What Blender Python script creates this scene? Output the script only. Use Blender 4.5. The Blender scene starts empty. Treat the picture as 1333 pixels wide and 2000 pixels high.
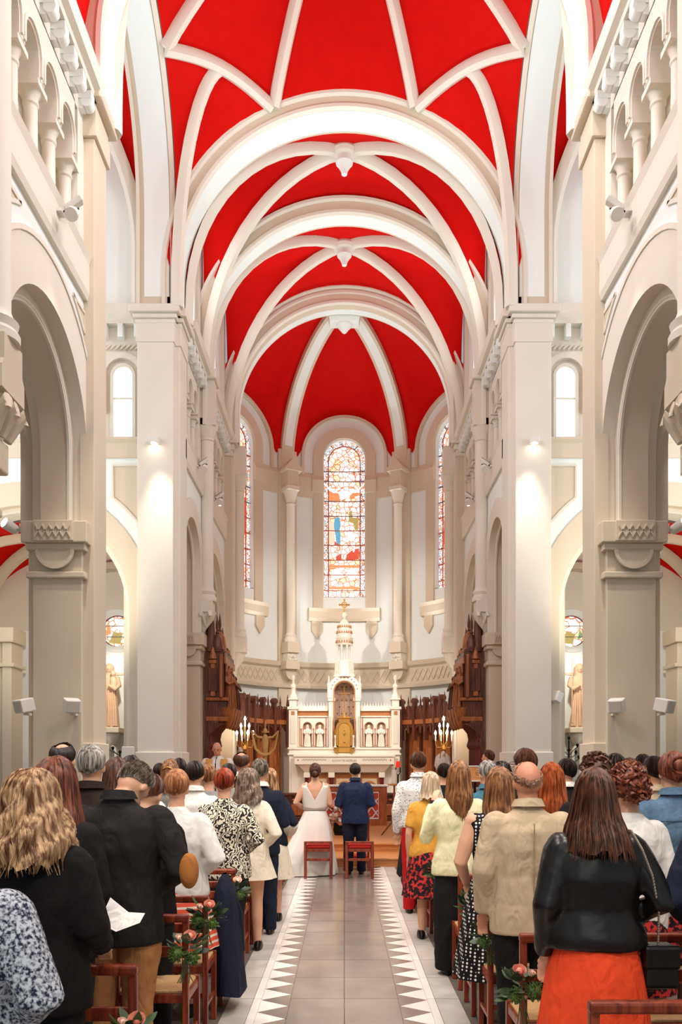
import bpy, bmesh, math, random
from math import pi, sin, cos, sqrt, radians
from mathutils import Vector, Matrix
sc = bpy.context.scene
col = sc.collection
rnd = random.Random(11)

# ------------------------------------------------------------------ camera, world, large lights, exposure
F = 1600.0            # focal length in pixels of the 1333 x 2000 frame
CX, HY, EYE = 673.0, 1491.0, 1.75
cam = bpy.data.cameras.new('camera'); camo = bpy.data.objects.new('camera', cam); col.objects.link(camo)
camo.location = (0, 0, EYE); camo.rotation_euler = (pi/2, 0, 0)
cam.sensor_fit = 'VERTICAL'; cam.sensor_height = 36.0; cam.lens = 36.0*F/2000.0
cam.shift_y = (HY-1000.0)/2000.0; cam.shift_x = -(CX-666.5)/2000.0
cam.clip_start = 0.05; cam.clip_end = 300
sc.camera = camo
w = bpy.data.worlds.new('sky'); sc.world = w; w.use_nodes = True
w.node_tree.nodes['Background'].inputs[0].default_value = (0.92, 0.96, 1.0, 1)
w.node_tree.nodes['Background'].inputs[1].default_value = 0.2
vs = sc.view_settings
vs.view_transform = 'Standard'; vs.look = 'None'; vs.gamma = 1.0; vs.use_curve_mapping = False; vs.exposure = 0.98
def area(name, loc, rot, sx, sy, e, c=(1, .95, .88)):
    l = bpy.data.lights.new(name, 'AREA'); l.shape = 'RECTANGLE'; l.size = sx; l.size_y = sy; l.energy = e; l.color = c
    o = bpy.data.objects.new(name, l); col.objects.link(o); o.location = loc; o.rotation_euler = rot; return o
def spot(name, loc, target, e, ang=60, blend=.6, c=(1, .9, .76), r=.06):
    l = bpy.data.lights.new(name, 'SPOT'); l.energy = e; l.spot_size = radians(ang); l.spot_blend = blend; l.color = c; l.shadow_soft_size = r
    o = bpy.data.objects.new(name, l); col.objects.link(o); o.location = loc
    o.rotation_euler = (Vector(target)-Vector(loc)).to_track_quat('-Z', 'Y').to_euler(); return o
# added area light behind the camera as soft frontal fill
area('west_fill', (0, -5.5, 7.0), (radians(84), 0, 0), 5.0, 9.0, 80, (1, .96, .9))
# area lights added at the transept ends to brighten the crossing
for s in (-1, 1): area('transept_fill', (s*8.3, 12.7, 8.5), (radians(90), 0, radians(90*s)), 3.6, 9.0, 150, (.86, .95, 1.0))
# spots added at cornice height to brighten the vaults, no fixtures modelled
for s in (-1, 1):
    for y, e in ((8.6, 30), (12.6, 150), (16.4, 55), (19.2, 70)):
        spot('vault_fill', (s*2.75, y, 10.25), (-s*.6, y, 14.2), e, 130, .9, (.84, .96, 1.0), .15)

# unseen spots added above the apse ledge to lift the half dome
for t_ in (-52, -18, 18, 52):
    spot('apse_dome_fill', (3.05*sin(radians(t_)), 21.3+3.05*cos(radians(t_)), 4.95), (.6*sin(radians(t_)), 22.0, 13.2), 120, 75, .9, (.92, .97, 1.0), .12)
# area lights added high in the nave, brightening the opposite upper wall
for s in (-1, 1):
    for y, e in ((8.85, 110), (5.7, 110)):
        area('nave_wall_fill', (s*2.3, y, 11.5), (0, radians(58*s), 0), 1.6, .9, e, (.9, .97, 1.0))
# added out-of-view spots at gallery height, brightening the guests from above
for s in (-1, 1):
    for y, e in ((5.4, 250), (2.6, 320), (-.4, 340)):
        spot('pew_fill', (s*2.7, y, 7.7), (-s*.1, y+3.9, .9), e, 56, .7, (1, .93, .84), .2)

# ------------------------------------------------------------------ materials
def lin(c):
    r = []
    for v in c[:3]:
        v = v/255.0
        r.append(v/12.92 if v <= .04045 else ((v+.055)/1.055)**2.4)
    return (r[0], r[1], r[2], 1)
MATS = {}
def base_mat(name):
    m = bpy.data.materials.new(name); m.use_nodes = True
    return m, m.node_tree, m.node_tree.nodes['Principled BSDF']
def N(nt, t, **k):
    n = nt.nodes.new(t)
    for a, b in k.items(): setattr(n, a, b)
    return n
def setin(n, **k):
    for a, b in k.items(): n.inputs[a].default_value = b
def mat(name, rgb, rough=.6, var=.05, scale=7, bump=0., metal=0., rgb2=None, spec=.35, bscale=None, emit=0):
    if name in MATS: return MATS[name]
    m, nt, p = base_mat(name)
    c = lin(rgb)
    tc = N(nt, 'ShaderNodeTexCoord'); nz = N(nt, 'ShaderNodeTexNoise'); setin(nz, Scale=scale, Detail=5.0)
    nt.links.new(tc.outputs['Object'], nz.inputs['Vector'])
    mx = N(nt, 'ShaderNodeMix', data_type='RGBA')
    if rgb2: c2 = lin(rgb2)
    else: c2 = tuple(max(0, x*(1-2.2*var)) for x in c[:3])+(1,)
    mx.inputs[6].default_value = c2; mx.inputs[7].default_value = tuple(min(1, x*(1+var)) for x in c[:3])+(1,)
    nt.links.new(nz.outputs['Fac'], mx.inputs[0]); nt.links.new(mx.outputs[2], p.inputs['Base Color'])
    p.inputs['Roughness'].default_value = rough; p.inputs['Metallic'].default_value = metal
    p.inputs['Specular IOR Level'].default_value = spec
    if bump:
        n2 = N(nt, 'ShaderNodeTexNoise'); setin(n2, Scale=bscale or scale*8, Detail=3.0)
        nt.links.new(tc.outputs['Object'], n2.inputs['Vector'])
        b = N(nt, 'ShaderNodeBump'); setin(b, Strength=bump, Distance=.01)
        nt.links.new(n2.outputs['Fac'], b.inputs['Height']); nt.links.new(b.outputs['Normal'], p.inputs['Normal'])
    if emit:
        p.inputs['Emission Color'].default_value = c; p.inputs['Emission Strength'].default_value = emit
    MATS[name] = m; return m
def wood(name, a, b, rough=.4, scale=3., stretch=(12, 12, 1)):
    if name in MATS: return MATS[name]
    m, nt, p = base_mat(name)
    tc = N(nt, 'ShaderNodeTexCoord'); mp = N(nt, 'ShaderNodeMapping'); mp.inputs['Scale'].default_value = stretch
    nz = N(nt, 'ShaderNodeTexNoise'); setin(nz, Scale=scale, Detail=6.0, Distortion=.6)
    rp = N(nt, 'ShaderNodeValToRGB'); rp.color_ramp.elements[0].color = lin(a); rp.color_ramp.elements[1].color = lin(b)
    rp.color_ramp.elements[0].position = .35; rp.color_ramp.elements[1].position = .68
    nt.links.new(tc.outputs['Object'], mp.inputs['Vector']); nt.links.new(mp.outputs[0], nz.inputs['Vector'])
    nt.links.new(nz.outputs['Fac'], rp.inputs['Fac']); nt.links.new(rp.outputs['Color'], p.inputs['Base Color'])
    p.inputs['Roughness'].default_value = rough
    bp = N(nt, 'ShaderNodeBump'); setin(bp, Strength=.15, Distance=.004); nt.links.new(nz.outputs['Fac'], bp.inputs['Height']); nt.links.new(bp.outputs['Normal'], p.inputs['Normal'])
    MATS[name] = m; return m
BEIGE = mat('beige_limewash', (214, 199, 176), .75, .03, 1.3, .08, bscale=60)
CREAM = mat('cream_limewash', (226, 217, 201), .75, .03, 1.3, .06, bscale=60)
WHITE = mat('white_limewash', (234, 239, 235), .75, .02, 1.2, .05, bscale=60)
RED = mat('red_vault_paint', (208, 15, 9), .85, .07, 5, .12, bscale=90, spec=.1)
CHAIRW = wood('red_brown_chair_wood', (98, 34, 18), (158, 70, 40), .3)
OAKD = wood('dark_carved_oak', (58, 26, 15), (116, 60, 36), .4)
OAKM = wood('warm_oak_panel', (128, 68, 33), (184, 110, 58), .4)
OAKL = wood('orange_step_wood', (186, 116, 58), (216, 150, 88), .38, 3, (1.2, 14, 14))
STONE = mat('white_altar_stone', (236, 227, 212), .5, .04, 5, .06)
GOLD = mat('gold_leaf', (190, 140, 66), .36, .12, 9, .1, .55)
ORNGOLD = mat('ochre_inlay', (196, 128, 74), .5, .25, 40)
REDMARB = mat('red_marble', (120, 40, 32), .25, .3, 18)
BLACKM = mat('black_iron', (28, 24, 24), .45, .1, 20, 0, .5)
WHITEPL = mat('white_plastic', (226, 222, 214), .4, .02)
GREYMARB = mat('light_grey_marble', (206, 200, 190), .22, .1, 3.5, 0, rgb2=(180, 176, 168))
WHITEMARB = mat('white_marble', (242, 237, 228), .2, .04, 5)
DARKMARB = mat('warm_grey_marble', (152, 138, 126), .15, .1, 2.6, rgb2=(112, 101, 94), spec=.5)
FLOORG = mat('dark_grey_stone', (112, 106, 98), .45, .15, 4)
RUSH = mat('woven_rush', (206, 164, 112), .6, .2, 60, .4, bscale=160)
REDCUSH = mat('red_velvet', (196, 40, 34), .8, .08, 30)
LAMPON = mat('lit_lamp', (255, 246, 226), .4, 0, emit=14)

# ------------------------------------------------------------------ mesh helpers
class MB:
    def __init__(s): s.v = []; s.f = []
    def add(s, vs, fs):
        o = len(s.v); s.v += [tuple(p) for p in vs]; s.f += [tuple(i+o for i in q) for q in fs]; return s
    def box(s, x0, x1, y0, y1, z0, z1, taper=0.0, tx=None):
        t = taper; u = t if tx is None else tx
        return s.add([(x0, y0, z0), (x1, y0, z0), (x1, y1, z0), (x0, y1, z0), (x0+u, y0+t, z1), (x1-u, y0+t, z1), (x1-u, y1-t, z1), (x0+u, y1-t, z1)],
                     [(0, 3, 2, 1), (4, 5, 6, 7), (0, 1, 5, 4), (1, 2, 6, 5), (2, 3, 7, 6), (3, 0, 4, 7)])
    def prism(s, poly, M, d0, d1):
        n = len(poly)
        vs = [M(p, q, d0) for p, q in poly]+[M(p, q, d1) for p, q in poly]
        return s.add(vs, [tuple(range(n))[::-1], tuple(range(n, 2*n))]+[(i, (i+1) % n, n+(i+1) % n, n+i) for i in range(n)])
    def boxm(s, p0, p1, q0, q1, d0, d1, M, np=1):
        vs = []; fs = []
        for i in range(np+1):
            p = p0+(p1-p0)*i/np
            vs += [M(p, q0, d0), M(p, q1, d0), M(p, q1, d1), M(p, q0, d1)]
        for i in range(np):
            a = 4*i
            fs += [(a+j, a+(j+1) % 4, a+4+(j+1) % 4, a+4+j) for j in range(4)]
        fs += [(0, 1, 2, 3), (4*np+3, 4*np+2, 4*np+1, 4*np)]
        return s.add(vs, fs)
    def hband(s, p0, p1, prof, M, np=1):          # profile [(q, d)] swept along p
        k = len(prof); vs = []; fs = []
        for i in range(np+1):
            p = p0+(p1-p0)*i/np
            vs += [M(p, q, d) for q, d in prof]
        for i in range(np):
            fs += [(k*i+j, k*i+(j+1) % k, k*i+k+(j+1) % k, k*i+k+j) for j in range(k)]
        fs += [tuple(range(k)), tuple(range(k*np, k*np+k))[::-1]]
        return s.add(vs, fs)
    def ring(s, path, prof, M, closed=False):     # profile [(n, d)] swept along a 2D path, n = outward
        k = len(prof); n = len(path); vs = []; fs = []
        for i, (p, q) in enumerate(path):
            a = path[(i-1) % n] if (closed or i) else path[i]
            b = path[(i+1) % n] if (closed or i < n-1) else path[i]
            tx, tq = b[0]-a[0], b[1]-a[1]; L = math.hypot(tx, tq) or 1
            nx, nq = -tq/L, tx/L
            vs += [M(p+nx*w_, q+nq*w_, d) for w_, d in prof]
        m = n if closed else n-1
        for i in range(m):
            i2 = (i+1) % n
            fs += [(k*i+j, k*i+(j+1) % k, k*i2+(j+1) % k, k*i2+j) for j in range(k)]
        if not closed: fs += [tuple(range(k)), tuple(range(k*(n-1), k*n))[::-1]]
        return s.add(vs, fs)
    def lathe(s, prof, cx, cy, n=16, sx=1., sy=1., cap=True, a0=0.):
        k = len(prof); vs = []; fs = []
        for j in range(n):
            a = a0+2*pi*j/n
            vs += [(cx+r*cos(a)*sx, cy+r*sin(a)*sy, z) for r, z in prof]
        for j in range(n):
            j2 = (j+1) % n
            fs += [(k*j+i, k*j2+i, k*j2+i+1, k*j+i+1) for i in range(k-1)]
        if cap: fs += [tuple(k*j for j in range(n))[::-1], tuple(k*j+k-1 for j in range(n))]
        return s.add(vs, fs)
    def tube(s, pts, rad, n=8, cap=True, flat=1.0):
        pts = [Vector(p) for p in pts]; m = len(pts)
        if not hasattr(rad, '__len__'): rad = [rad]*m
        vs = []; fs = []; prev = None
        for i, p in enumerate(pts):
            t = (pts[min(i+1, m-1)]-pts[max(i-1, 0)]).normalized()
            if prev is None: a = t.orthogonal().normalized()
            else:
                a = (prev-t*prev.dot(t))
                a = a.normalized() if a.length > 1e-6 else t.orthogonal().normalized()
            prev = a; b = t.cross(a)
            for j in range(n):
                an = 2*pi*j/n; vs.append(p+(a*cos(an)+b*sin(an)*flat)*rad[i])
        for i in range(m-1):
            fs += [(n*i+j, n*i+(j+1) % n, n*i+n+(j+1) % n, n*i+n+j) for j in range(n)]
        if cap: fs += [tuple(range(n))[::-1], tuple(range(n*(m-1), n*m))]
        return s.add(vs, fs)
    def rib(s, pts, prof, down):                  # profile [(side, depth)], depth measured along down
        pts = [Vector(p) for p in pts]; m = len(pts); k = len(prof); vs = []; fs = []
        for i, p in enumerate(pts):
            t = (pts[min(i+1, m-1)]-pts[max(i-1, 0)]).normalized()
            d = down(p) if callable(down) else Vector(down)
            d = (d-t*d.dot(t)); d = d.normalized() if d.length > 1e-6 else t.orthogonal()
            b = t.cross(d)
            vs += [p+b*x+d*y for x, y in prof]
        for i in range(m-1):
            fs += [(k*i+j, k*i+(j+1) % k, k*i+k+(j+1) % k, k*i+k+j) for j in range(k)]
        fs += [tuple(range(k))[::-1], tuple(range(k*(m-1), k*m))]
        return s.add(vs, fs)
    def grid(s, rows):
        n = len(rows[0]); vs = [p for r in rows for p in r]
        return s.add(vs, [(n*i+j, n*i+j+1, n*i+n+j+1, n*i+n+j) for i in range(len(rows)-1) for j in range(n-1)])
    def loft(s, A, B, m=8, bulge=None):
        rows = []
        for a, b in zip(A, B):
            a = Vector(a); b = Vector(b)
            rows.append([a.lerp(b, i/m)+(bulge*sin(pi*i/m) if bulge else Vector()) for i in range(m+1)])
        return s.grid(rows)
    def ell(s, c, r, n=12, m=8, rot=None):
        vs = []; fs = []
        for i in range(1, m):
            a = pi*i/m
            for j in range(n):
                b = 2*pi*j/n; v = Vector((r[0]*sin(a)*cos(b), r[1]*sin(a)*sin(b), r[2]*cos(a)))
                if rot: v = rot @ v
                vs.append(Vector(c)+v)
        top = Vector((0, 0, r[2])); 
        if rot: top = rot @ top
        vs += [Vector(c)+top, Vector(c)-top]; T = len(vs)-2
        for i in range(m-2):
            fs += [(n*i+j, n*(i+1)+j, n*(i+1)+(j+1) % n, n*i+(j+1) % n) for j in range(n)]
        fs += [(T, j, (j+1) % n) for j in range(n)]+[(T+1, n*(m-2)+(j+1) % n, n*(m-2)+j) for j in range(n)]
        return s.add(vs, fs)
    def sections(s, rings, n=20):                 # rings [(cx, cy, z, rx, ry[, power])]
        vs = []; fs = []
        for r in rings:
            e = r[5] if len(r) > 5 else 1.0
            for j in range(n):
                a = 2*pi*j/n; c_, s_ = cos(a), sin(a)
                vs.append((r[0]+r[3]*math.copysign(abs(c_)**e, c_), r[1]+r[4]*math.copysign(abs(s_)**e, s_), r[2]))
        m = len(rings)
        for i in range(m-1):
            fs += [(n*i+j, n*i+(j+1) % n, n*i+n+(j+1) % n, n*i+n+j) for j in range(n)]
        fs += [tuple(range(n))[::-1], tuple(range(n*(m-1), n*m))]
        return s.add(vs, fs)
    def mesh(s, name, m, smooth=False, angle=35):
        me = bpy.data.meshes.new(name); me.from_pydata(s.v, [], s.f); me.update()
        bm = bmesh.new(); bm.from_mesh(me); bmesh.ops.recalc_face_normals(bm, faces=bm.faces); bm.to_mesh(me); bm.free()
        if smooth:
            me.polygons.foreach_set('use_smooth', [True]*len(me.polygons)); me.set_sharp_from_angle(angle=radians(angle))
        me.materials.append(m); return me
    def build(s, name, m, parent=None, smooth=False, angle=35, kind=None, bevel=0):
        o = bpy.data.objects.new(name, s.mesh(name, m, smooth, angle)); col.objects.link(o)
        if parent: o.parent = parent
        if kind: o['kind'] = kind
        if bevel:
            b = o.modifiers.new('bevel', 'BEVEL'); b.width = bevel; b.segments = 2; b.limit_method = 'ANGLE'
        return o
def tag(o, label, cat, group=None):
    o['label'] = label; o['category'] = cat
    if group: o['group'] = group
    return o
def thing(name, label, cat, loc=(0, 0, 0), rz=0, group=None):
    o = bpy.data.objects.new(name, None); col.objects.link(o); o.location = loc; o.rotation_euler = (0, 0, rz); o.empty_display_size = .1
    return tag(o, label, cat, group)
def struct(name, mb, m, smooth=False, label=None, **k):
    o = mb.build(name, m, None, smooth, kind='structure', **k)
    o['label'] = label or name.replace('_', ' ')
    return o
def inst(src, parent=None, loc=None, name=None):
    o = src.copy(); col.objects.link(o)
    if name: o.name = name
    o.parent = parent
    if loc is not None: o.location = loc
    return o
def copy_tree(o, parent=None):
    c = o.copy(); col.objects.link(c); c.parent = parent
    for ch in list(o.children): copy_tree(ch, c)
    return c
def MX(s, X): return lambda p, q, d: (s*(X-d), p, q)
def MY(Y): return lambda p, q, d: (p, Y-d, q)
def MZ(Z): return lambda p, q, d: (p, q, Z+d)
def MA(R_, yc): return lambda p, q, d: ((R_-d)*sin(p/R_), yc+(R_-d)*cos(p/R_), q)
def arch(c, zc, r, zb, n=24, rz=None):
    rz = rz or r
    return [(c-r, zb)]+[(c-r*cos(pi*i/n), zc+rz*sin(pi*i/n)) for i in range(n+1)]+[(c+r, zb)]
def rect(n0, n1, d0, d1): return [(n0, d0), (n1, d0), (n1, d1), (n0, d1)]
def PX(u, D): return (u-CX)*D/F
def PZ(v, D): return EYE+(HY-v)*D/F
RIBP = [(-.13, 0), (-.13, .07), (-.055, .16), (.055, .16), (.13, .07), (.13, 0)]
# ------------------------------------------------------------------ floor, aisle paving, steps
def sroot(name, label):
    o = bpy.data.objects.new(name, None); col.objects.link(o); o['kind'] = 'structure'; o['label'] = label; return o
AW = .853
mb = MB()
mb.box(-9, -AW, -4, 25, -.25, 0); mb.box(AW, 9, -4, 25, -.25, 0); mb.box(-AW, AW, -4, 13.86, -.25, -.03); mb.box(-AW, AW, 13.86, 25, -.25, 0)
floor = struct('floor', mb, FLOORG, label='dark grey stone floor of the nave')
G = .004
T0, T1, TP = .40, .613, .297           # inner tip line, base line of the white teeth, pitch
def slab(x0, x1, y0, y1, m, name):
    return MB().box(x0+G/2, x1-G/2, y0+G/2, y1-G/2, -.03, 0).build(name, m, floor)
def tri_mesh(pts, m, nm):
    g = MB(); n = len(pts)
    g.add([(x, y, -.03) for x, y in pts]+[(x, y, 0) for x, y in pts], [(2, 1, 0), (3, 4, 5)]+[(i, (i+1) % 3, 3+(i+1) % 3, 3+i) for i in range(3)])
    return g.mesh(nm, m)
y0, k = 1.9, 0
NT = int((13.86-y0)/TP)
for s in (-1, 1):
    wt = tri_mesh([(s*T1, .003), (s*T1, TP-.003), (s*(T0+.006), TP/2)], WHITEMARB, 'tooth_tile')
    dt = tri_mesh([(s*T0, -TP/2+.003), (s*T0, TP/2-.003), (s*(T1-.006), 0)], DARKMARB, 'dark_tooth_tile')
    for i in range(NT):
        for me, nm in ((wt, 'tooth_tile'), (dt, 'dark_tooth_tile')):
            o = bpy.data.objects.new(nm, me); col.objects.link(o); o.parent = floor; o.location = (0, y0+i*TP, 0)
    for i in range(int(12/.6)):
        y = y0+i*.6
        a, b = (s*(T1+.06), s*AW); slab(min(a, b), max(a, b), y, y+.595, GREYMARB, 'border_slab')
        a, b = (s*T1, s*(T1+.06)); slab(min(a, b), max(a, b), y, y+.595, WHITEMARB, 'border_strip')
for i in range(int(12/.6)):
    for a, b in ((-T0, 0), (0, T0)):
        slab(a, b, y0+i*.6, y0+i*.6+.597, DARKMARB, 'aisle_slab')
mb = MB(); mb.box(-2.9, 2.9, 13.9, 24.6, 0, .12); mb.box(-2.9, 2.9, 14.91, 24.6, .12, .27)
steps = struct('steps', mb, OAKL, label='orange wooden steps up to the sanctuary platform')
for y, z in ((13.86, .12), (14.87, .27)):
    MB().box(-2.95, 2.95, y-.03, (14.9 if z < .2 else 15.9), z, z+.03).build('tread', OAKL, steps, bevel=.006)
    MB().box(-2.92, 2.92, y, y+.04, 0 if z < .2 else .15, z).build('riser', OAKL, steps)
for i in range(16):
    MB().box(-2.9+i*.3625, -2.9+(i+1)*.3625-.004, 15.9, 22, .27, .30).build('floor_board', OAKL, steps)

# ------------------------------------------------------------------ vault helper
def hc(P0, P1, n=14, pw=1.0):
    P0 = Vector(P0); P1 = Vector(P1); r = []
    for i in range(n+1):
        f = pi/2*i/n; h = (1-cos(f))**pw
        r.append(Vector((P0.x+(P1.x-P0.x)*h, P0.y+(P1.y-P0.y)*h, P0.z+(P1.z-P0.z)*sin(f))))
    return r
def vault(root, x0, x1, y0, y1, zs, zk, zt, zw, ribm=CREAM, pw=1.0, prof=RIBP, ribs=True, boss=True, foot=None, tc=None):
    xm, ym = (x0+x1)/2, (y0+y1)/2; K = (xm, ym, zk)
    C = {(i, j): (x, y, zs) for i, x in enumerate((x0, x1)) for j, y in enumerate((y0, y1))}
    D_ = {k_: hc(c, K) for k_, c in C.items()}
    for j, y in enumerate((y0, y1)):
        g = MB()
        for i in (0, 1):
            if tc:
                zA, hw, zT = tc[j]; B_ = [Vector((xm+(-1 if i == 0 else 1)*hw*cos(pi/2*q/14), y, zA+(zT-zA)*sin(pi/2*q/14))) for q in range(15)]
            else: B_ = hc(C[(i, j)], (xm, y, zt))
            g.loft(D_[(i, j)], B_)
        g.build('vault_web', RED, root, True)
    for i, x in enumerate((x0, x1)):
        g = MB()
        for j in (0, 1): g.loft(D_[(i, j)], hc(C[(i, j)], (x, ym, zw), pw=pw))
        g.build('vault_web', RED, root, True)
    if ribs:
        for k_, d in D_.items():
            if foot: d = [Vector((d[0].x, d[0].y, foot))]+d
            MB().rib(d, prof, lambda p: Vector((xm, ym, min(zs, p.z)))-p).build('rib', ribm, root, True, 50)
    if boss:
        b = MB().lathe([(.05, zk+.02), (.26, zk-.02), (.28, zk-.1), (.24, zk-.16), (.17, zk-.18)], xm, ym, 20).build('keystone', CREAM, root, True)
        MB().lathe([(.16, zk-.17), (.17, zk-.3), (.12, zk-.36), (.07, zk-.45), (.055, zk-.52), (.0, zk-.54)], xm, ym, 16).build('pendant', WHITE, b, True)

# ------------------------------------------------------------------ choir vault, crossing vault, arches
choir = sroot('ceiling_choir', 'red ribbed vaults over the choir')
vault(choir, -2.98, 2.98, 15.25, 17.4, 10.2, 14.0, 13.64, 13.7, pw=1.7, foot=9.9, tc=((10.5, 3.1, 13.72), (10.45, 3.2, 13.75)))
vault(choir, -2.98, 2.98, 17.7, 20.9, 10.2, 14.0, 13.64, 13.7, pw=1.7, foot=9.9, tc=((10.45, 3.1, 13.7), (10.72, 3.14, 13.86)))
def tarch(root, nm, y0, y1, r, zc, w_, zb, inset=True, ribm=BEIGE):
    M = MY(y0)
    a = arch(0, zc, r, zb, 48); dd = -(y1-y0)
    o = MB().ring(a, rect(0, w_, dd, 0), M).build(nm, ribm, root, True)
    MB().ring(a, [(w_-.09, .0), (w_, .0), (w_, .05), (w_-.06, .05)], M).build('outer_roll', CREAM, o, True)
    if inset: MB().ring(a, rect(-.012, 0.02, dd+.06, -.06), M).build('white_soffit', WHITE, o, True)
    MB().ring(a, [(-.03, -.03), (.05, -.03), (.06, .035), (-.0, .035)], M).build('inner_roll', CREAM, o, True)
    return o
crossing = sroot('ceiling_crossing', 'red star vault with cream ribs over the crossing')
tarch(crossing, 'transverse_arch', 14.7, 15.3, 2.97, 10.55, .30, 9.9)
tarch(crossing, 'transverse_arch', 10.0, 10.56, 2.97, 10.55, .30, 9.9)
tarch(choir, 'transverse_arch', 17.3, 17.75, 2.93, 10.45, .34, 8.9)
ap = tarch(choir, 'transverse_arch', 20.8, 21.35, 2.72, 10.72, .46, 9.9, False)
MB().ring(arch(0, 10.72, 2.72, 9.9, 48), [(.2, -.05), (.26, .03), (.32, .03), (.36, -.05)], MY(20.8)).build('middle_roll', CREAM, ap, True)
MB().ring(arch(0, 10.72, 2.72, 9.9, 48), rect(-.012, .02, -.5, -.28), MY(20.8)).build('white_soffit', WHITE, ap, True)
# star vault of the crossing
YA, YB, YM = 10.58, 14.68, 12.63
APX = Vector((0, YM, 15.7))
def onarch(x, y): return Vector((x, y, 10.55+sqrt(3.2**2-x*x)))
def side_pt(s, y):
    t = (YM-y)/2.07; return Vector((s*3.02, y, 11.65+2.5*sqrt(max(0, 1-t*t))))
def bez(A, B, up, n=12):
    return [A.lerp(B, i/n)+Vector((0, 0, up*sin(pi*i/n))) for i in range(n+1)]
def rise(A, B, n=12): return [Vector((A.x+(B.x-A.x)*(i/n)**1.12, A.y+(B.y-A.y)*(i/n)**1.12, A.z+(B.z-A.z)*sin(pi/2*(i/n)))) for i in range(n+1)]
sr = [(-.10, -.02), (-.10, .06), (-.045, .14), (.045, .14), (.10, .06), (.10, -.02)]
dn = lambda p: Vector((0, YM, min(9, p.z) if p.z > 10.3 else p.z))-p
for yy, ys in ((YB, 13.75), (YA, 11.51)):
    for s in (-1, 1):
        V1 = onarch(s*1.27, yy); V2 = side_pt(s, ys); Cn = Vector((s*3.02, yy, 10.2))
        arc = bez(V1, V2, .22); Q = arc[6]
        cr = hc(Cn, Q, 12, 1.0)
        r1, r2 = rise(V1, APX), rise(V2, APX)
        a1 = [Vector((s*(3.2*cos(f)), yy, 10.55+3.2*sin(f))) for f in [math.acos(1.27/3.2)*i/12 for i in range(13)]]
        a1[0] = Cn
        f2 = math.asin(min(1, abs(ys-YM)/2.07))
        a2 = [Vector((s*3.02, YM+(1 if yy > YM else -1)*2.07*cos(f), 11.65+2.5*sin(f))) for f in [(pi/2-f2)*i/11 for i in range(12)]]
        a2 = [Cn]+a2
        MB().loft(a1, cr, 6).build('vault_web', RED, crossing, True)
        MB().loft(a2, cr, 6).build('vault_web', RED, crossing, True)
        g = MB(); n = 12
        rows = []
        for i in range(n+1):
            t = i/n; A, B = r1[i], r2[i]
            rows.append([A.lerp(B, j/12)+Vector((0, 0, (.22*(1-t)**1.0)*sin(pi*j/12))) for j in range(13)])
        g.grid(rows).build('vault_web', RED, crossing, True)
        for path in (r1, r2, arc, [Vector((Cn.x, Cn.y, 9.9))]+cr): MB().rib(path, sr, dn).build('rib', CREAM, crossing, True, 50)
    A, B = onarch(-1.27, yy), onarch(1.27, yy); ra, rb = rise(A, APX), rise(B, APX); rows = []
    for i in range(13):
        t = i/12; row = []
        for j in range(13):
            P = ra[i].lerp(rb[i], j/12)
            z0 = onarch(-1.27+2.54*j/12, yy).z-A.z
            row.append(P+Vector((0, 0, z0*(1-t))))
        rows.append(row)
    MB().grid(rows).build('vault_web', RED, crossing, True)
for s in (-1, 1):
    A, B = side_pt(s, 11.51), side_pt(s, 13.75); ra, rb = rise(A, APX), rise(B, APX); rows = []
    for i in range(13):
        t = i/12; row = []
        for j in range(13):
            y = 11.51+2.24*j/12; P = ra[i].lerp(rb[i], j/12); row.append(P+Vector((0, 0, (side_pt(s, y).z-A.z)*(1-t))))
        rows.append(row)
    MB().grid(rows).build('vault_web', RED, crossing, True)
    # transept arch with a white sunk panel on its soffit
    M = MX(s, 3.07); a = arch(YM, 11.65, 2.07, 9.92, 40, 2.5)
    t = MB().ring(a, rect(0, .45, -.65, 0), M).build('transept_arch', BEIGE, crossing, True)
    MB().ring(a[1:-1] and [(YM-2.07, 10.12)]+a[1:-1]+[(YM+2.07, 10.12)], rect(-.012, .02, -.52, -.07), M).build('white_soffit', WHITE, t, True)
    MB().ring(a, [(-.03, -.05), (.04, -.05), (.05, .03), (0, .03)], M).build('edge_roll', CREAM, t, True)
    MB().ring(a, [(-.03, -.66), (.04, -.66), (.04, -.6), (-.03, -.6)], M).build('edge_roll', CREAM, t, True)

# ------------------------------------------------------------------ side walls of nave and choir
cproto = {}
def column_mesh(z0, z1, r, nm):
    h = z1-z0
    prof = [(r*1.55, 0), (r*1.55, .04), (r*1.35, .06), (r*1.4, .09), (r*1.1, .12), (r, .15), (r*.95, h-.22), (r*1.15, h-.2), (r*1.15, h-.175), (r*.98, h-.165), (r*1.2, h-.09), (r*1.6, h-.06)]
    return MB().lathe(prof, 0, 0, 14).mesh(nm, CREAM, True)
def corbel_mesh():
    g = MB(); g.box(-.065, .065, -.16, .02, 0, .09)
    g.tube([(-.062, -.1, -.03), (.062, -.1, -.03)], .07, 12)
    g.box(-.05, .05, -.06, .02, -.11, .0)
    return g.mesh('corbel', WHITE, True)
COLM = column_mesh(7.95, 8.9, .075, 'triforium_column'); CORB = corbel_mesh()
ABA = MB().box(-.13, .13, -.13, .13, 0, .06).mesh('abacus', CREAM)
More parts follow.
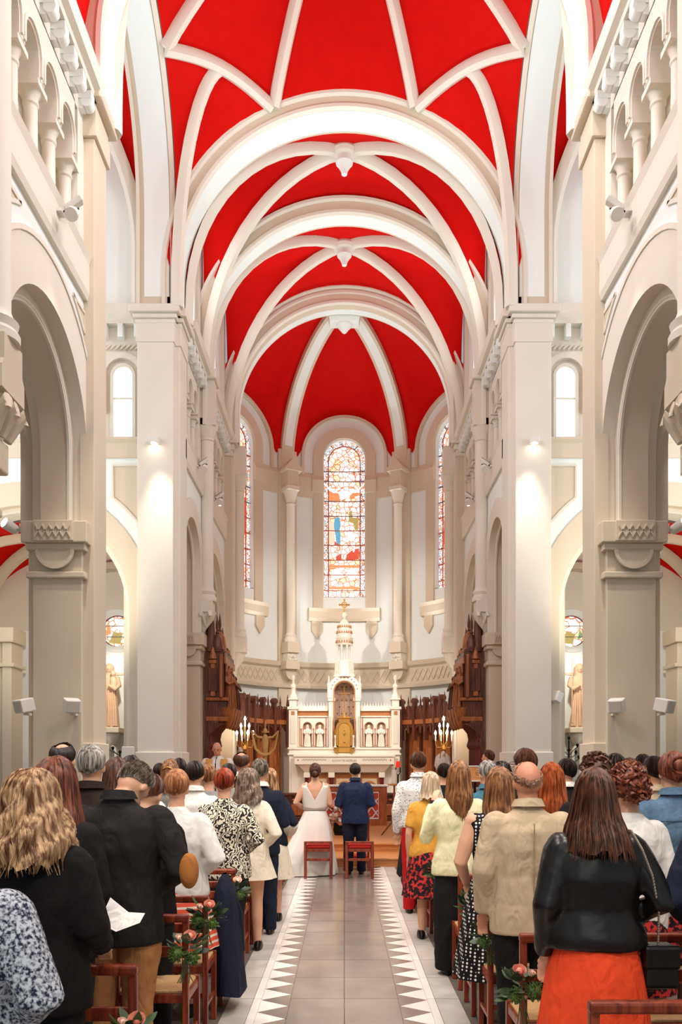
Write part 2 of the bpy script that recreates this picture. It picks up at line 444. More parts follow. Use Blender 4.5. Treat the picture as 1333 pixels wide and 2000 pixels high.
def upper(root, s, X, y0, y1, n):
    M = MX(s, X)
    MB().hband(y0, y1, [(7.42, -.4), (7.42, .05), (7.5, .07), (7.86, .07), (7.95, .1), (7.95, -.4)], M).build('ledge', CREAM, root)
    MB().boxm(y0, y1, 7.95, 9.65, -.5, -.42, M).build('triforium_back', BEIGE, root)
    sp = .53; ys = y1-.33-sp*n
    MB().boxm(y1-.33+.1, y1, 7.95, 9.6, -.4, 0, M).build('triforium_end', CREAM, root)
    if ys-y0 > .12: MB().boxm(y0, ys-.1, 7.95, 9.6, -.4, 0, M).build('triforium_end', CREAM, root)
    for i in range(n):
        c = ys+sp*(i+.5); r = .19
        pl = [(c-sp/2, 8.94)]+arch(c, 9.12, r, 8.94, 14)+[(c+sp/2, 8.94), (c+sp/2, 9.62), (c-sp/2, 9.62)]
        o = MB().prism(pl, M, -.28, 0).build('triforium_arch', CREAM, root)
        MB().ring(arch(c, 9.12, r, 8.96, 14), rect(.02, .055, 0, .025), M).build('arch_moulding', CREAM, o, True)
    for i in range(n+1):
        y = ys+sp*i
        o = bpy.data.objects.new('triforium_column', COLM); col.objects.link(o); o.parent = root; o.location = (s*(X+.12), y, 7.95)
        a = bpy.data.objects.new('abacus', ABA); col.objects.link(a); a.parent = o; a.location = (0, 0, .89)
    MB().boxm(y0, y1, 9.6, 9.86, -.3, 0, M).build('frieze', CREAM, root)
    MB().hband(y0, y1, [(9.84, -.3), (9.84, .16), (9.9, .17), (9.93, .24), (10.06, .27), (10.08, .27), (10.08, -.3)], M).build('cornice', CREAM, root)
    k_ = int((y1-y0)/.29)
    for i in range(k_):
        y = y0+(y1-y0)*(i+.5)/k_
        o = bpy.data.objects.new('corbel', CORB); col.objects.link(o); o.parent = root; o.location = (s*X, y, 9.74); o.rotation_euler = (0, 0, s*pi/2*-1)
def capital(root, s, X0, X1, ya, zt, yb):
    # square block capital with a lattice panel and a half round drop, front face at ya
    o = MB().box(min(s*(X0-.09), s*(X1+.09)), max(s*(X0-.09), s*(X1+.09)), ya-.1, yb, zt-.26, zt).build('capital', BEIGE, root, bevel=.012)
    a, b = sorted((s*(X0-.05), s*(X1+.05)))
    MB().box(a, b, ya-.06, yb, zt-.34, zt-.26).build('capital_neck', BEIGE, o, bevel=.012)
    a, b = sorted((s*(X0+.1), s*(X1-.1))); M = MY(ya-.1)
    MB().box(a-.03, b+.03, ya-.13, ya-.09, zt-.25, zt).build('lattice_block', BEIGE, o, bevel=.008)
    M = MY(ya-.13); g = MB(); n = 5; wd = (b-a)/n
    for i in range(n):
        for q in (0, 1):
            x0_, x1_ = a+wd*i, a+wd*(i+1); z0_, z1_ = (zt-.2, zt-.06) if q else (zt-.06, zt-.2)
            g.prism([(x0_, z0_-.014), (x0_, z0_+.014), (x1_, z1_+.014), (x1_, z1_-.014)], M, 0, .018)
    g.build('lattice', BEIGE, o)
    cxm, r = (a+b)/2, (b-a)/2*.92
    MB().prism([(cxm-r*cos(pi*i/18), zt-.34-r*sin(pi*i/18)) for i in range(19)], MY(ya), -.02, .055).build('half_round_drop', BEIGE, o)
    MB().ring([(cxm-r*cos(pi*i/18), zt-.34-r*sin(pi*i/18)) for i in range(19)], rect(-.0, -.04, .04, .075), MY(ya)).build('drop_rim', BEIGE, o)
    a, b = sorted((s*(X0-.05), s*(X1+.05)))
    m_ = MB().box(a, b, ya-.05, yb, zt-.68, zt-.6).build('moulding', BEIGE, o, bevel=.015)
    return o
for s, sd in ((-1, 'left'), (1, 'right')):
    wn = sroot('wall_nave_'+sd, 'nave wall on the %s with arcade, triforium gallery and cornice' % sd)
    M = MX(s, 3.2)
    for b, c in enumerate((8.85, 5.7, 2.55)):
        a = arch(c, 5.5, 1.25, 4.6, 30)
        y1 = 10.1 if b == 0 else c+1.575; y0_ = c-1.575
        MB().prism([(y0_, 4.6)]+a+[(y1, 4.6), (y1, 7.44), (y0_, 7.44)], M, -.63, 0).build('spandrel_wall', WHITE, wn)
        o = MB().ring(a, rect(-.012, .46, -.64, .03), M).build('arcade_arch', CREAM, wn, True)
        MB().ring(a, rect(-.13, 0, -.5, -.13), M).build('inner_order', BEIGE, o, True)
        MB().ring(a, [(-.15, -.17), (-.1, -.17), (-.1, -.125), (-.15, -.14)], M).build('roll', CREAM, o, True)
        MB().ring(a, rect(.45, .5, 0, .045), M).build('roll', CREAM, o, True)
        for e in (-1, 1):      # sunk spandrel panels
            yc = c+e*1.12; ye = c+e*1.2; pts = []
            R_ = 1.25+.68
            ys_ = [c+e*(.78+.42*i/8) for i in range(9)]
            low = [(y, 5.5+sqrt(max(.01, R_*R_-(y-c)**2))) for y in ys_]
            pl = low+[(ys_[-1], 7.27), (ys_[0], 7.27)]
            if e < 0: pl = pl[::-1]
            MB().prism(pl, M, .0, .006).build('sunk_panel', BEIGE, wn)
            MB().ring(pl, rect(-.02, .02, 0, .02), M, True).build('panel_frame', CREAM, wn)
        if b < 2: upper(wn, s, 3.2, y0_, y1-.05 if b == 0 else y1, 4)
        # clerestory wall
        MB().boxm(y0_, y1, 10.05, 15.5, -.4, -.14, M).build('clerestory_wall', WHITE, wn)
        MB().boxm(c-.95, c-.8, 10.08, 14.5, -.14, -.05, M).build('clerestory_pilaster', BEIGE, wn)
        MB().boxm(c+.8, c+.95, 10.08, 14.5, -.14, -.05, M).build('clerestory_pilaster', BEIGE, wn)
        # wall shaft on a carved corbel between the bays
        if b < 2:
            yc = c-1.45; ox = s*3.16
            sh = MB().lathe([(.22, 5.55), (.22, 5.62), (.19, 5.66), (.21, 5.73), (.16, 5.78), (.14, 5.84), (.14, 9.5), (.2, 9.7), (.22, 9.84)], ox, yc, 20).build('wall_shaft', CREAM, wn, True)
            MB().prism([(-.2, 5.55), (-.2, 5.32), (-.25, 5.25), (-.25, 5.05), (.25, 5.05), (.25, 5.25), (.2, 5.32), (.2, 5.55)], lambda p, q, d: (ox+d*s, yc+p, q), -.17, .3).build('shaft_block', BEIGE, sh)
            g = MB(); g.sections([(ox+s*.1, yc, 5.05, .24, .24), (ox+s*.1, yc, 4.95, .2, .2), (ox+s*.1, yc, 4.78, .1, .12), (ox+s*.1, yc, 4.66, .07, .08), (ox+s*.1, yc, 4.6, .02, .02)], 14)
            for q in (-1, 0, 1): g.tube([(ox-s*.06, yc+q*.13, 4.7), (ox-s*.12, yc+q*.17, 4.86), (ox-s*.2, yc+q*.19, 4.96), (ox-s*.2, yc+q*.2, 4.88)], [.04, .06, .06, .03], 8)
            g.build('leaf_corbel', BEIGE, sh, True)
    # barrel vault of the nave
    g = MB(); rows = [[(3.2*cos(pi*i/24), y, 10.3+3.3*sin(pi*i/24)) for i in range(25)] for y in (1.0, 10.0)]
    if s == -1: struct('ceiling_nave', MB().grid(rows), RED, True, label='red barrel vault over the nave')
    # aisle behind the arcade
    g = MB().boxm(-1, 10.3, 0, 7, -.2, 0, MX(s, 6.6)); struct('wall_aisle_'+sd, g, WHITE, label='white outer wall of the %s aisle' % sd)
    va = sroot('ceiling_aisle_'+sd, 'red vaults over the %s aisle' % sd)
    xa, xb = sorted((s*3.83, s*6.6))
    vault(va, xa, xb, 7.3, 10.3, 5.5, 7.25, 7.1, 7.1, BEIGE, boss=False)
    vault(va, xa, xb, 4.2, 7.3, 5.5, 7.25, 7.1, 7.1, BEIGE, boss=False)
    for y in (7.1, 10.15):
        MB().ring(arch(s*5.215, 5.7, 1.32, 4.6, 28), rect(-.12, .06, -.42, 0), MY(y)).build('aisle_arch', BEIGE, va, True)
    al_ = arch(s*5.215, 5.7, 1.34, 4.6, 28); xl, xr = sorted((s*3.8, s*6.63))
    MB().prism([(xl, 4.6)]+al_+[(xr, 4.6), (xr, 7.4), (xl, 7.4)], MY(10.2), -.36, -.0).build('aisle_end_wall', BEIGE, va)
    # ---------------- pillars
    p1 = sroot('pillar_nave_'+sd, 'big square pier on the %s where nave and transept meet' % sd)
    def bx(nm, x0, x1, y0, y1, z0, z1, m, root, bv=.01):
        a, b = sorted((s*x0, s*x1)); return MB().box(a, b, y0, y1, z0, z1).build(nm, m, root, bevel=bv)
    bx('shaft', 3.2, 3.8, 9.98, 10.56, 0, 4.5, BEIGE, p1); bx('aisle_respond', 3.8, 3.88, 10.05, 10.56, 0, 4.5, BEIGE, p1)
    capital(p1, s, 3.2, 3.82, 9.98, 4.68, 10.2)
    bx('upper_pier', 3.2, 3.83, 10.1, 10.56, 4.5, 9.95, BEIGE, p1)
    bx('pilaster', 3.07, 3.25, 10.05, 10.56, 0, 9.42, BEIGE, p1); bx('plinth', 3.04, 3.25, 10.02, 10.59, 0, 2.0, BEIGE, p1)
    bx('pilaster_capital', 3.03, 3.25, 10.01, 10.6, 9.42, 9.72, BEIGE, p1); bx('pilaster_cornice', 2.95, 3.25, 9.93, 10.68, 9.84, 10.0, BEIGE, p1, .03)
    bx('pilaster_frieze', 3.05, 3.25, 10.03, 10.58, 9.72, 9.84, BEIGE, p1)
    p1b = sroot('pillar_arcade_'+sd, 'arcade pier of the nave on the %s' % sd)
    for yc in (7.275, 4.125):
        bx('shaft', 3.2, 3.8, yc-.2, yc+.2, 0, 4.5, BEIGE, p1b); bx('capital', 3.1, 3.9, yc-.3, yc+.3, 4.4, 4.68, BEIGE, p1b, .02); bx('moulding', 3.14, 3.86, yc-.26, yc+.26, 4.0, 4.08, BEIGE, p1b, .02)
    p2 = sroot('pillar_crossing_'+sd, 'tall square crossing pier on the %s before the choir' % sd)
    bx('shaft', 3.07, 3.72, 14.7, 15.3, 0, 9.66, CREAM, p2, .015); bx('respond', 2.98, 3.3, 14.86, 15.5, 0, 9.66, CREAM, p2, .015)
    bx('frieze', 3.05, 3.74, 14.68, 15.32, 9.31, 9.66, CREAM, p2); bx('frieze', 2.96, 3.3, 14.84, 15.52, 9.31, 9.66, CREAM, p2)
    M2 = MY(14.7)
    for q0, q1, e in ((9.64, 9.72, .03), (9.72, 9.8, .07), (9.8, 9.94, .13)):
        bx('capital', 3.07-e, 3.72+e, 14.7-e, 15.3, q0, q1, CREAM, p2, .015); bx('capital', 2.98-e, 3.3, 14.86-e, 15.5+e, q0, q1, CREAM, p2, .015)
    bx('plinth', 3.04, 3.75, 14.66, 15.33, 0, 1.96, CREAM, p2, .02); bx('plinth', 2.94, 3.3, 14.8, 15.53, 0, 1.96, CREAM, p2, .02)
    # ---------------- choir wall
    wc = sroot('wall_choir_'+sd, 'choir wall on the %s with arcade and triforium' % sd)
    M = MX(s, 3.05)
    for (c, r, zc, y0_, y1, n) in ((16.4, .86, 5.8, 15.4, 17.3, 2), (19.2, 1.45, 5.2, 17.3, 20.85, 5)):
        a = arch(c, zc, r, 4.5, 28)
        MB().prism([(y0_, 4.5)]+a+[(y1, 4.5), (y1, 7.44), (y0_, 7.44)], M, -.5, 0).build('spandrel_wall', WHITE, wc)
        o = MB().ring(a, rect(-.012, .36, -.51, .03), M).build('arcade_arch', CREAM, wc, True)
        MB().ring(a, rect(-.1, 0, -.38, -.1), M).build('inner_order', BEIGE, o, True)
        MB().ring(a, [(-.12, -.14), (-.08, -.14), (-.08, -.095), (-.12, -.11)], M).build('roll', CREAM, o, True)
        upper(wc, s, 3.05, y0_, y1, n)
        ym = (y0_+y1)/2
        MB().boxm(y0_, y1, 10.05, 13.9, -.35, -.1, M).build('clerestory_wall', WHITE, wc)
        ca = arch(ym, 12.4, .45, 10.5, 20)
        MB().prism(ca, M, -.1, -.085).build('clerestory_glass', mat('bright_plain_glass', (246, 250, 255), .4, 0, emit=1.6), wc)
        MB().ring(ca, rect(0, .16, -.1, -.03), M).build('window_surround', CREAM, wc, True)
        for yy in (y0_+.12, y1-.12):
            MB().boxm(yy-.1, yy+.1, 10.08, 13.3, -.1, 0.02, M).build('clerestory_shaft', CREAM, wc)
    MB().boxm(17.66, 20.8, 0, 4.3, -.28, -.18, M).build('arcade_screen', BEIGE, wc)
    MB().boxm(15.4, 17.3, 0, 7, -1.1, -1.0, M).build('back_wall', BEIGE, wc)
    MB().boxm(17.4, 20.9, 0, 7, -1.6, -1.5, M).build('back_wall', BEIGE, wc)
    p3 = sroot('pillar_choir_'+sd, 'choir arcade pier on the %s with block capital' % sd)
    bx('shaft', 3.05, 3.5, 17.28, 17.66, 0, 4.5, BEIGE, p3); capital(p3, s, 3.05, 3.5, 17.28, 4.5, 17.7)
    ox, yc = s*2.93, 17.5
    sh = MB().lathe([(.2, 5.2), (.2, 5.28), (.17, 5.33), (.19, 5.4), (.145, 5.46), (.135, 5.54), (.135, 8.6), (.16, 8.62), (.14, 8.66), (.2, 8.85), (.22, 8.9)], ox, yc, 20).build('wall_shaft', CREAM, p3, True)
    MB().box(ox-.2, ox+.2, yc-.2, yc+.2, 8.9, 9.06).build('shaft_abacus', CREAM, sh, bevel=.01)
    MB().box(ox-.17, ox+.17, yc-.17, yc+.17, 9.06, 9.9).build('shaft_upper', CREAM, sh)
    bx('shaft_cornice', 2.7, 3.05, 17.24, 17.78, 9.86, 10.08, CREAM, p3, .03)
    bx('shaft_block', 2.8, 3.1, 17.3, 17.72, 4.95, 5.2, CREAM, p3)
    g = MB().sections([(ox, yc, 4.97, .2, .18), (ox+s*.03, yc, 4.8, .16, .15), (ox+s*.1, yc, 4.6, .07, .08), (ox+s*.12, yc, 4.5, .02, .02)], 12)
    for q in (-1, 1): g.tube([(ox, yc-.1, 4.66), (ox+q*.06, yc-.18, 4.84), (ox+q*.1, yc-.26, 4.92), (ox+q*.1, yc-.27, 4.85)], [.03, .05, .05, .03], 8)
    g.build('leaf_corbel', CREAM, sh, True)
    p4 = sroot('pillar_apse_'+sd, 'respond pier and slender column on the %s of the apse' % sd)
    bx('pier', 2.86, 3.5, 20.8, 21.3, 0, 9.9, BEIGE, p4, .015); bx('strip', 2.8, 2.9, 20.92, 21.3, 0, 9.9, CREAM, p4, .015)
    for q0, q1, e in ((9.55, 9.7, .03), (9.7, 9.84, .07), (9.84, 10.06, .14)): bx('pier_cornice', 2.86-e, 3.4, 20.8-e, 21.35, q0, q1, CREAM, p4, .015)
    ox, yc = s*2.72, 21.2
    sh = MB().lathe([(.2, 5.0), (.2, 5.08), (.16, 5.14), (.18, 5.2), (.14, 5.26), (.13, 5.35), (.13, 8.75), (.155, 8.78), (.135, 8.82), (.2, 9.1), (.21, 9.15)], ox, yc, 18).build('column', CREAM, p4, True)
    MB().box(ox-.2, ox+.2, yc-.2, yc+.15, 9.15, 9.3).build('abacus', CREAM, sh, bevel=.01); MB().box(ox-.17, ox+.17, yc-.17, yc+.17, 9.3, 9.9).build('impost', CREAM, sh)
    MB().box(ox-.19, ox+.19, yc-.19, yc+.15, 4.6, 5.0).build('pedestal', CREAM, sh, bevel=.01)
    MB().sections([(ox, yc, 4.6, .17, .17), (ox+s*.03, yc, 4.4, .14, .14), (ox+s*.1, yc, 4.2, .05, .06), (ox+s*.12, yc, 4.1, .015, .02)], 12).build('leaf_corbel', CREAM, sh, True)

# ------------------------------------------------------------------ transepts and chapels
for s, sd in ((-1, 'left'), (1, 'right')):
    wt = sroot('wall_transept_'+sd, 'east wall of the %s transept with arch to the side chapel' % sd)
    Y = 15.0; M = MY(Y)
    c, r, zc = s*5.85, 1.93, 4.55
    a = arch(c, zc, r, 0, 36)
    xs = sorted((s*3.6, s*8.3))
    MB().prism([(xs[0], 0)]+a+[(xs[1], 0), (xs[1], 7.36), (xs[0], 7.36)], M, -.6, 0).build('arch_wall', WHITE, wt)
    o = MB().ring(a, rect(-.012, .42, -.61, .03), M).build('chapel_arch', BEIGE, wt, True)
    MB().ring(a, rect(-.1, 0, -.5, -.12), M).build('inner_order', CREAM, o, True)
    ca = [(c+s*-1*(2.62*cos(f)), zc+2.62*sin(f)) for f in [radians(18+34*i/10) for i in range(11)]]
    pl = ca+[(ca[-1][0], 7.2), (ca[0][0], 7.2)]
    MB().prism(pl, M, 0, .006).build('sunk_panel', BEIGE, wt); MB().ring(pl, rect(-.02, .02, 0, .025), M, True).build('panel_frame', CREAM, wt)
    MB().hband(xs[0], xs[1], [(7.34, -.5), (7.34, .03), (7.6, .04), (7.66, .08), (7.7, .08), (7.7, -.5)], M).build('ledge', BEIGE, wt)
    MB().boxm(xs[0], xs[1], 7.7, 9.9, -.5, -.12, M).build('gallery_wall', CREAM, wt)
    for i in range(5):
        xc = s*(4.08+.9*i)
        w_ = MB().prism(arch(xc, 8.88, .18, 7.76, 16), M, -.125, -.1).build('gallery_window', mat('white_lit_blind', (238, 242, 244), .5, .01, emit=.25), wt)
        MB().boxm(xc-.18, xc+.18, 8.46, 8.485, -.1, -.09, M).build('glazing_bar', CREAM, w_)
        MB().ring(arch(xc, 8.88, .18, 7.72, 16), rect(0, .05, -.12, -.06), M).build('window_moulding', CREAM, w_, True)
        MB().ring(arch(xc, 8.88, .31, 8.3, 16), rect(0, .1, -.12, -.02), M).build('window_arch', CREAM, w_, True)
        MB().boxm(xc-.48, xc-.3, 8.2, 8.34, -.12, 0.02, M).build('window_impost', CREAM, w_); MB().boxm(xc+.3, xc+.48, 8.2, 8.34, -.12, .02, M).build('window_impost', CREAM, w_)
    g = MB()
    for i in range(40):
        x = s*(3.72+.09*i); g.prism([(x-.045, 9.36), (x+.045, 9.44), (x+.045, 9.47), (x-.045, 9.39)], M, -.12, -.07)
    g.build('rope_moulding', CREAM, wt)
    for i in range(13):
        xc = s*(3.8+.3*i); MB().boxm(xc-.05, xc+.05, 9.55, 9.8, -.12, .03, M).build('corbel', WHITE, wt, bevel=.012)
    MB().hband(xs[0], xs[1], [(9.8, -.5), (9.8, .02), (9.88, .06), (9.94, .1), (10.12, .12), (10.12, -.5)], M).build('cornice', CREAM, wt)
    MB().boxm(xs[0], xs[1], 10.1, 15.5, -.5, -.1, M).build('upper_wall', WHITE, wt)
    vt = sroot('ceiling_transept_'+sd, 'red vault over the %s transept' % sd)
    xa, xb = sorted((s*3.74, s*8.2))
    vault(vt, xa, xb, 10.6, 15.05, 11.2, 14.3, 14.1, 14.2, boss=False, foot=10.1)
    MB().boxm(xs[0], xs[1], 7.4, 15.5, -.05, .25, MY(10.56)).build('west_wall', WHITE, wt)
    # choir aisle with chapel
    wa = sroot('wall_chapel_'+sd, 'white chapel wall with round stained window on the %s' % sd)
    Yb = 18.0; M = MY(Yb); rc, rz = s*5.0, 4.66
    n = 40; circ = [(rc+.47*cos(2*pi*i/n+pi), rz+.47*sin(2*pi*i/n+pi)) for i in range(n)]
    A_, B_ = sorted((s*3.5, s*8.0))
    up = [(A_, rz)]+[p for p in circ if p[1] >= rz-.001 and True]
    top = sorted([p for p in circ if p[1] >= rz-1e-6], key=lambda p: p[0]); bot = sorted([p for p in circ if p[1] <= rz+1e-6], key=lambda p: p[0])
    MB().prism([(A_, rz)]+top+[(B_, rz), (B_, 8), (A_, 8)], M, -.3, 0).build('wall_upper', CREAM, wa)
    MB().prism([(A_, rz)]+bot+[(B_, rz), (B_, 0), (A_, 0)], M, -.3, 0).build('wall_lower', WHITE, wa)
    MB().ring(circ, rect(0, .12, -.3, .04), M, True).build('round_surround', WHITE, wa, True)
    MB().ring([(rc+1.1*cos(pi*i/24), rz+.35+.95*sin(pi*i/24)) for i in range(25)][::-1], rect(0, .14, 0, .3), M).build('hood_arch', BEIGE, wa, True)
    MB().ring([(rc+.95*cos(2*pi*i/40), rz-.1+.85*sin(2*pi*i/40)) for i in range(20, 41)], rect(-.03, 0.03, 0, .02), M).build('round_band', BEIGE, wa, True)
    MB().boxm(15.2, 18.0, 0, 7.4, -.2, 0, MX(s, 8.0)).build('side_wall', WHITE, wa)
    va = sroot('ceiling_chapel_'+sd, 'red vault over the %s side chapel' % sd)
    xa, xb = sorted((s*3.7, s*8.0))
    vault(va, xa, xb, 15.6, 18.0, 4.6, 6.42, 6.36, 6.3, BEIGE, boss=False)
    pr = sroot('pillar_chapel_'+sd, 'slim clustered respond in the %s side chapel' % sd)
    for e in (0, .16, .3):
        a_, b_ = sorted((s*(6.75+e), s*(6.95+e))); MB().box(a_, b_, 16.6+e*.6, 17.2, 0, 4.2).build('respond_shaft', BEIGE, pr, bevel=.02)
    a_, b_ = sorted((s*6.68, s*7.3)); MB().box(a_, b_, 16.5, 17.2, 4.2, 4.5).build('respond_capital', BEIGE, pr, bevel=.02)
    MB().box(a_, b_, 16.54, 17.2, 3.7, 3.78).build('respond_moulding', BEIGE, pr, bevel=.02)

# ------------------------------------------------------------------ apse
RA, YC = 3.45, 21.3; M = MA(RA, YC); ZC = 10.9; BH = RA*pi/6
wapse = sroot('wall_apse', 'rounded white apse wall with three tall windows')
cs = (0.0, RA*pi/3, -RA*pi/3)
def zb(p, pc): d = abs(p-pc); return ZC+(sqrt(1.3**2-d*d) if d < 1.3 else 0)
for pc in cs:
    g = MB(); ps = [pc-BH+(BH-.66)*i/5 for i in range(6)]+[pc-.66*cos(pi*i/16) for i in range(1, 16)]+[pc+.66+(BH-.66)*i/5 for i in range(6)]
    for a_, b_ in zip(ps[:-1], ps[1:]):
        for z0, z1 in (([(0, 6.76)] if abs((a_+b_)/2-pc) < .66 else [(0, None)])+([('w', None)] if abs((a_+b_)/2-pc) < .66 else [])):
            def zl(p): return ZC+sqrt(max(0, .66**2-(p-pc)**2)) if z0 == 'w' else 0
            qa, qb = (zl(a_), zl(b_)); ta, tb = (z1 or zb(a_, pc)+.1, z1 or zb(b_, pc)+.1)
            g.prism([(a_, qa), (b_, qb), (b_, tb), (a_, ta)], M, -.28, 0)
    g.build('bay_wall', WHITE, wapse)
    ar = arch(pc, ZC, .66, 6.4, 28)
    o = MB().ring(ar, rect(0.0, .3, 0, .06), M).build('window_architrave', BEIGE, wapse, True)
    MB().ring(arch(pc, ZC, 1.27, 10.4, 28), rect(-.02, .07, 0, .09), M).build('lunette_moulding', BEIGE, wapse, True)
    MB().hband(pc-1.12, pc+1.12, [(6.02, 0), (6.02, .1), (6.1, .13), (6.3, .13), (6.4, .16), (6.4, 0)], M, 8).build('sill', BEIGE, wapse)
    for e in (-1, 1):
        q = pc+e*.85; MB().prism([(q-.16, 6.02), (q-.16, 5.72), (q, 5.5), (q+.16, 5.72), (q+.16, 6.02)], M, 0, .08).build('sill_drop', BEIGE, wapse)
        q0, q1 = sorted((pc+e*.63, pc+e*1.0)); MB().hband(q0, q1, [(9.9, 0), (9.9, .09), (10.25, .12), (10.4, .06), (10.4, 0)], M, 2).build('window_impost', BEIGE, wapse)
        q0, q1 = sorted((pc+e*.96, pc+e*1.7)); MB().hband(q0, q1, [(9.7, 0), (9.7, .05), (10.3, .07), (10.45, .03), (10.45, 0)], M, 3).build('impost_band', BEIGE, wapse)
    MB().hband(pc-BH, pc+BH, [(3.98, 0), (3.98, .16), (4.06, .18), (4.1, .1), (4.56, .1), (4.62, .17), (4.74, .2), (4.78, 0)], M, 12).build('entablature', BEIGE, wapse)
    g = MB()
    for i in range(14):
        p = pc-1.35+i*2.7/13
        for e in (-1, 1): g.prism([(p-.1*e-.018, 4.16), (p-.1*e+.018, 4.16), (p+.1*e+.018, 4.5), (p+.1*e-.018, 4.5)], M, .09, .125+.006*e)
    g.build('lattice_frieze', BEIGE, wapse)
    # dome web
    rows = []
    for i in range(15):
        f = pi/2*i/14; row = []
        for j in range(21):
            p = pc-BH+2*BH*j/20; th = p/RA; z0 = zb(p, pc); r_ = (RA-.02)*cos(f); row.append((r_*sin(th), YC+r_*cos(th), z0+(13.75-z0)*sin(f)))
        rows.append(row)
    if pc == 0.0: capse = sroot('ceiling_apse', 'red half dome of the apse with broad pale ribs')
    MB().grid(rows).build('vault_web', RED, capse, True)
for e in (-1, 1):
    th = e*pi/6; p0 = RA*th
    pts = [Vector(((RA-.02)*cos(f)*sin(th), YC+(RA-.02)*cos(f)*cos(th), 10.6+(13.72-10.6)*sin(f))) for f in [pi/2*i/18*.985 for i in range(19)]]
    o = MB().rib(pts, [(-.2, -.05), (-.2, .09), (.2, .09), (.2, -.05)], lambda p: Vector((0, YC, 9.5))-p).build('rib', BEIGE, capse, True, 50)
    MB().rib([p for p in pts[2:]], [(-.12, .08), (-.12, .1), (.12, .1), (.12, .08)], lambda p: Vector((0, YC, 9.5))-p).build('rib_panel', WHITE, o, True, 50)
    cp = sroot('pillar_apse_column', 'slender engaged column %s of the central apse window' % ('left' if e < 0 else 'right'))
    MB().boxm(p0-.3, p0+.3, 0, 11.0, 0, .1, M, 3).build('pilaster_strip', BEIGE, cp)
    X_, Y_, _ = M(p0, 0, .3)
    MB().lathe([(.19, 5.3), (.19, 5.38), (.16, 5.44), (.17, 5.5), (.13, 5.56), (.125, 5.62), (.12, 9.3), (.14, 9.33), (.12, 9.37), (.2, 9.66), (.21, 9.72)], X_, Y_, 18).build('column_shaft', CREAM, cp, True)
    MB().boxm(p0-.22, p0+.22, 9.72, 9.84, .05, .52, M).build('abacus', CREAM, cp, bevel=.01)
    MB().boxm(p0-.2, p0+.2, 9.84, 10.3, .05, .48, M).build('impost_block', BEIGE, cp, bevel=.01)
    MB().prism([(p0-.3, 10.28), (p0+.3, 10.28), (p0+.3, 10.36), (p0, 10.68), (p0-.3, 10.36)], M, .05, .54).build('gable_cap', BEIGE, cp)
    MB().boxm(p0-.22, p0+.22, 4.98, 5.3, .05, .5, M).build('pedestal', BEIGE, cp, bevel=.01)
    g = MB().boxm(p0-.18, p0+.18, 4.74, 4.98, .05, .42, M)
    for i in range(5):
        f = pi*i/4; P = M(p0+.1*cos(f), 4.78+.12*sin(f), .42); g.ell(P, (.06, .06, .06), 8, 6)
    g.build('shell_carving', CREAM, cp, True)
    MB().boxm(p0-.26, p0+.26, 4.5, 4.74, .05, .46, M).build('bracket_block', BEIGE, cp, bevel=.01)
    MB().prism([(p0-.2*cos(pi*i/14), 4.5-.3*sin(pi*i/14)) for i in range(15)], M, .08, .34).build('half_round_drop', BEIGE, cp)
# crown block where the dome ribs meet
MB().prism([(-.45, 13.62), (-.38, 13.3), (.38, 13.3), (.45, 13.62)], MY(21.35), -.4, 0).build('crown_block', WHITE, capse)
MB().lathe([(.2, 13.35), (.2, 13.25), (.12, 13.16), (.06, 13.08), (0, 13.04)], 0, 21.55, 14).build('crown_pendant', WHITE, capse, True)
# ------------------------------------------------------------------ stained glass
def glassmat(name, base, line, scale, thick, emit, second=None):
    if name in MATS: return MATS[name]
    m, nt, p = base_mat(name)
    tc = N(nt, 'ShaderNodeTexCoord'); vo = N(nt, 'ShaderNodeTexVoronoi', feature='DISTANCE_TO_EDGE'); setin(vo, Scale=scale)
    nt.links.new(tc.outputs['Object'], vo.inputs['Vector'])
    rp = N(nt, 'ShaderNodeValToRGB'); rp.color_ramp.elements[0].color = lin(line); rp.color_ramp.elements[1].color = lin(base)
    rp.color_ramp.elements[0].position = thick*.4; rp.color_ramp.elements[1].position = thick
    nt.links.new(vo.outputs['Distance'], rp.inputs['Fac']); out = rp.outputs['Color']
    if second:
        v2 = N(nt, 'ShaderNodeTexVoronoi'); setin(v2, Scale=scale); nt.links.new(tc.outputs['Object'], v2.inputs['Vector'])
        r2 = N(nt, 'ShaderNodeValToRGB'); r2.color_ramp.interpolation = 'CONSTANT'
        e = r2.color_ramp.elements; e[0].color = lin(base); e[1].position = .55; e[1].color = lin(second[0])
        for i, c in enumerate(second[1:]):
            x = e.new(.68+.14*i); x.color = lin(c)
        sp = N(nt, 'ShaderNodeSeparateColor'); nt.links.new(v2.outputs['Color'], sp.inputs[0]); nt.links.new(sp.outputs[0], r2.inputs['Fac'])
        mx = N(nt, 'ShaderNodeMix', data_type='RGBA', blend_type='MULTIPLY'); mx.inputs[0].default_value = 1
        nt.links.new(out, mx.inputs[6]); nt.links.new(r2.outputs['Color'], mx.inputs[7]); out = mx.outputs[2]
    nt.links.new(out, p.inputs['Base Color']); nt.links.new(out, p.inputs['Emission Color']); p.inputs['Emission Strength'].default_value = emit
    p.inputs['Roughness'].default_value = .3
    MATS[name] = m; return m
GC = glassmat('painted_glass_centre', (255, 252, 246), (196, 104, 62), 6.5, .085, .52, [(255, 240, 220), (250, 214, 180), (236, 246, 250)])
GB = glassmat('painted_glass_border', (250, 252, 255), (150, 96, 76), 15, .12, .46, [(190, 226, 232), (246, 190, 150), (250, 250, 250)])
def tint(nm, c, e=.34): return mat('glass_'+nm, c, .3, .12, 14, emit=e)
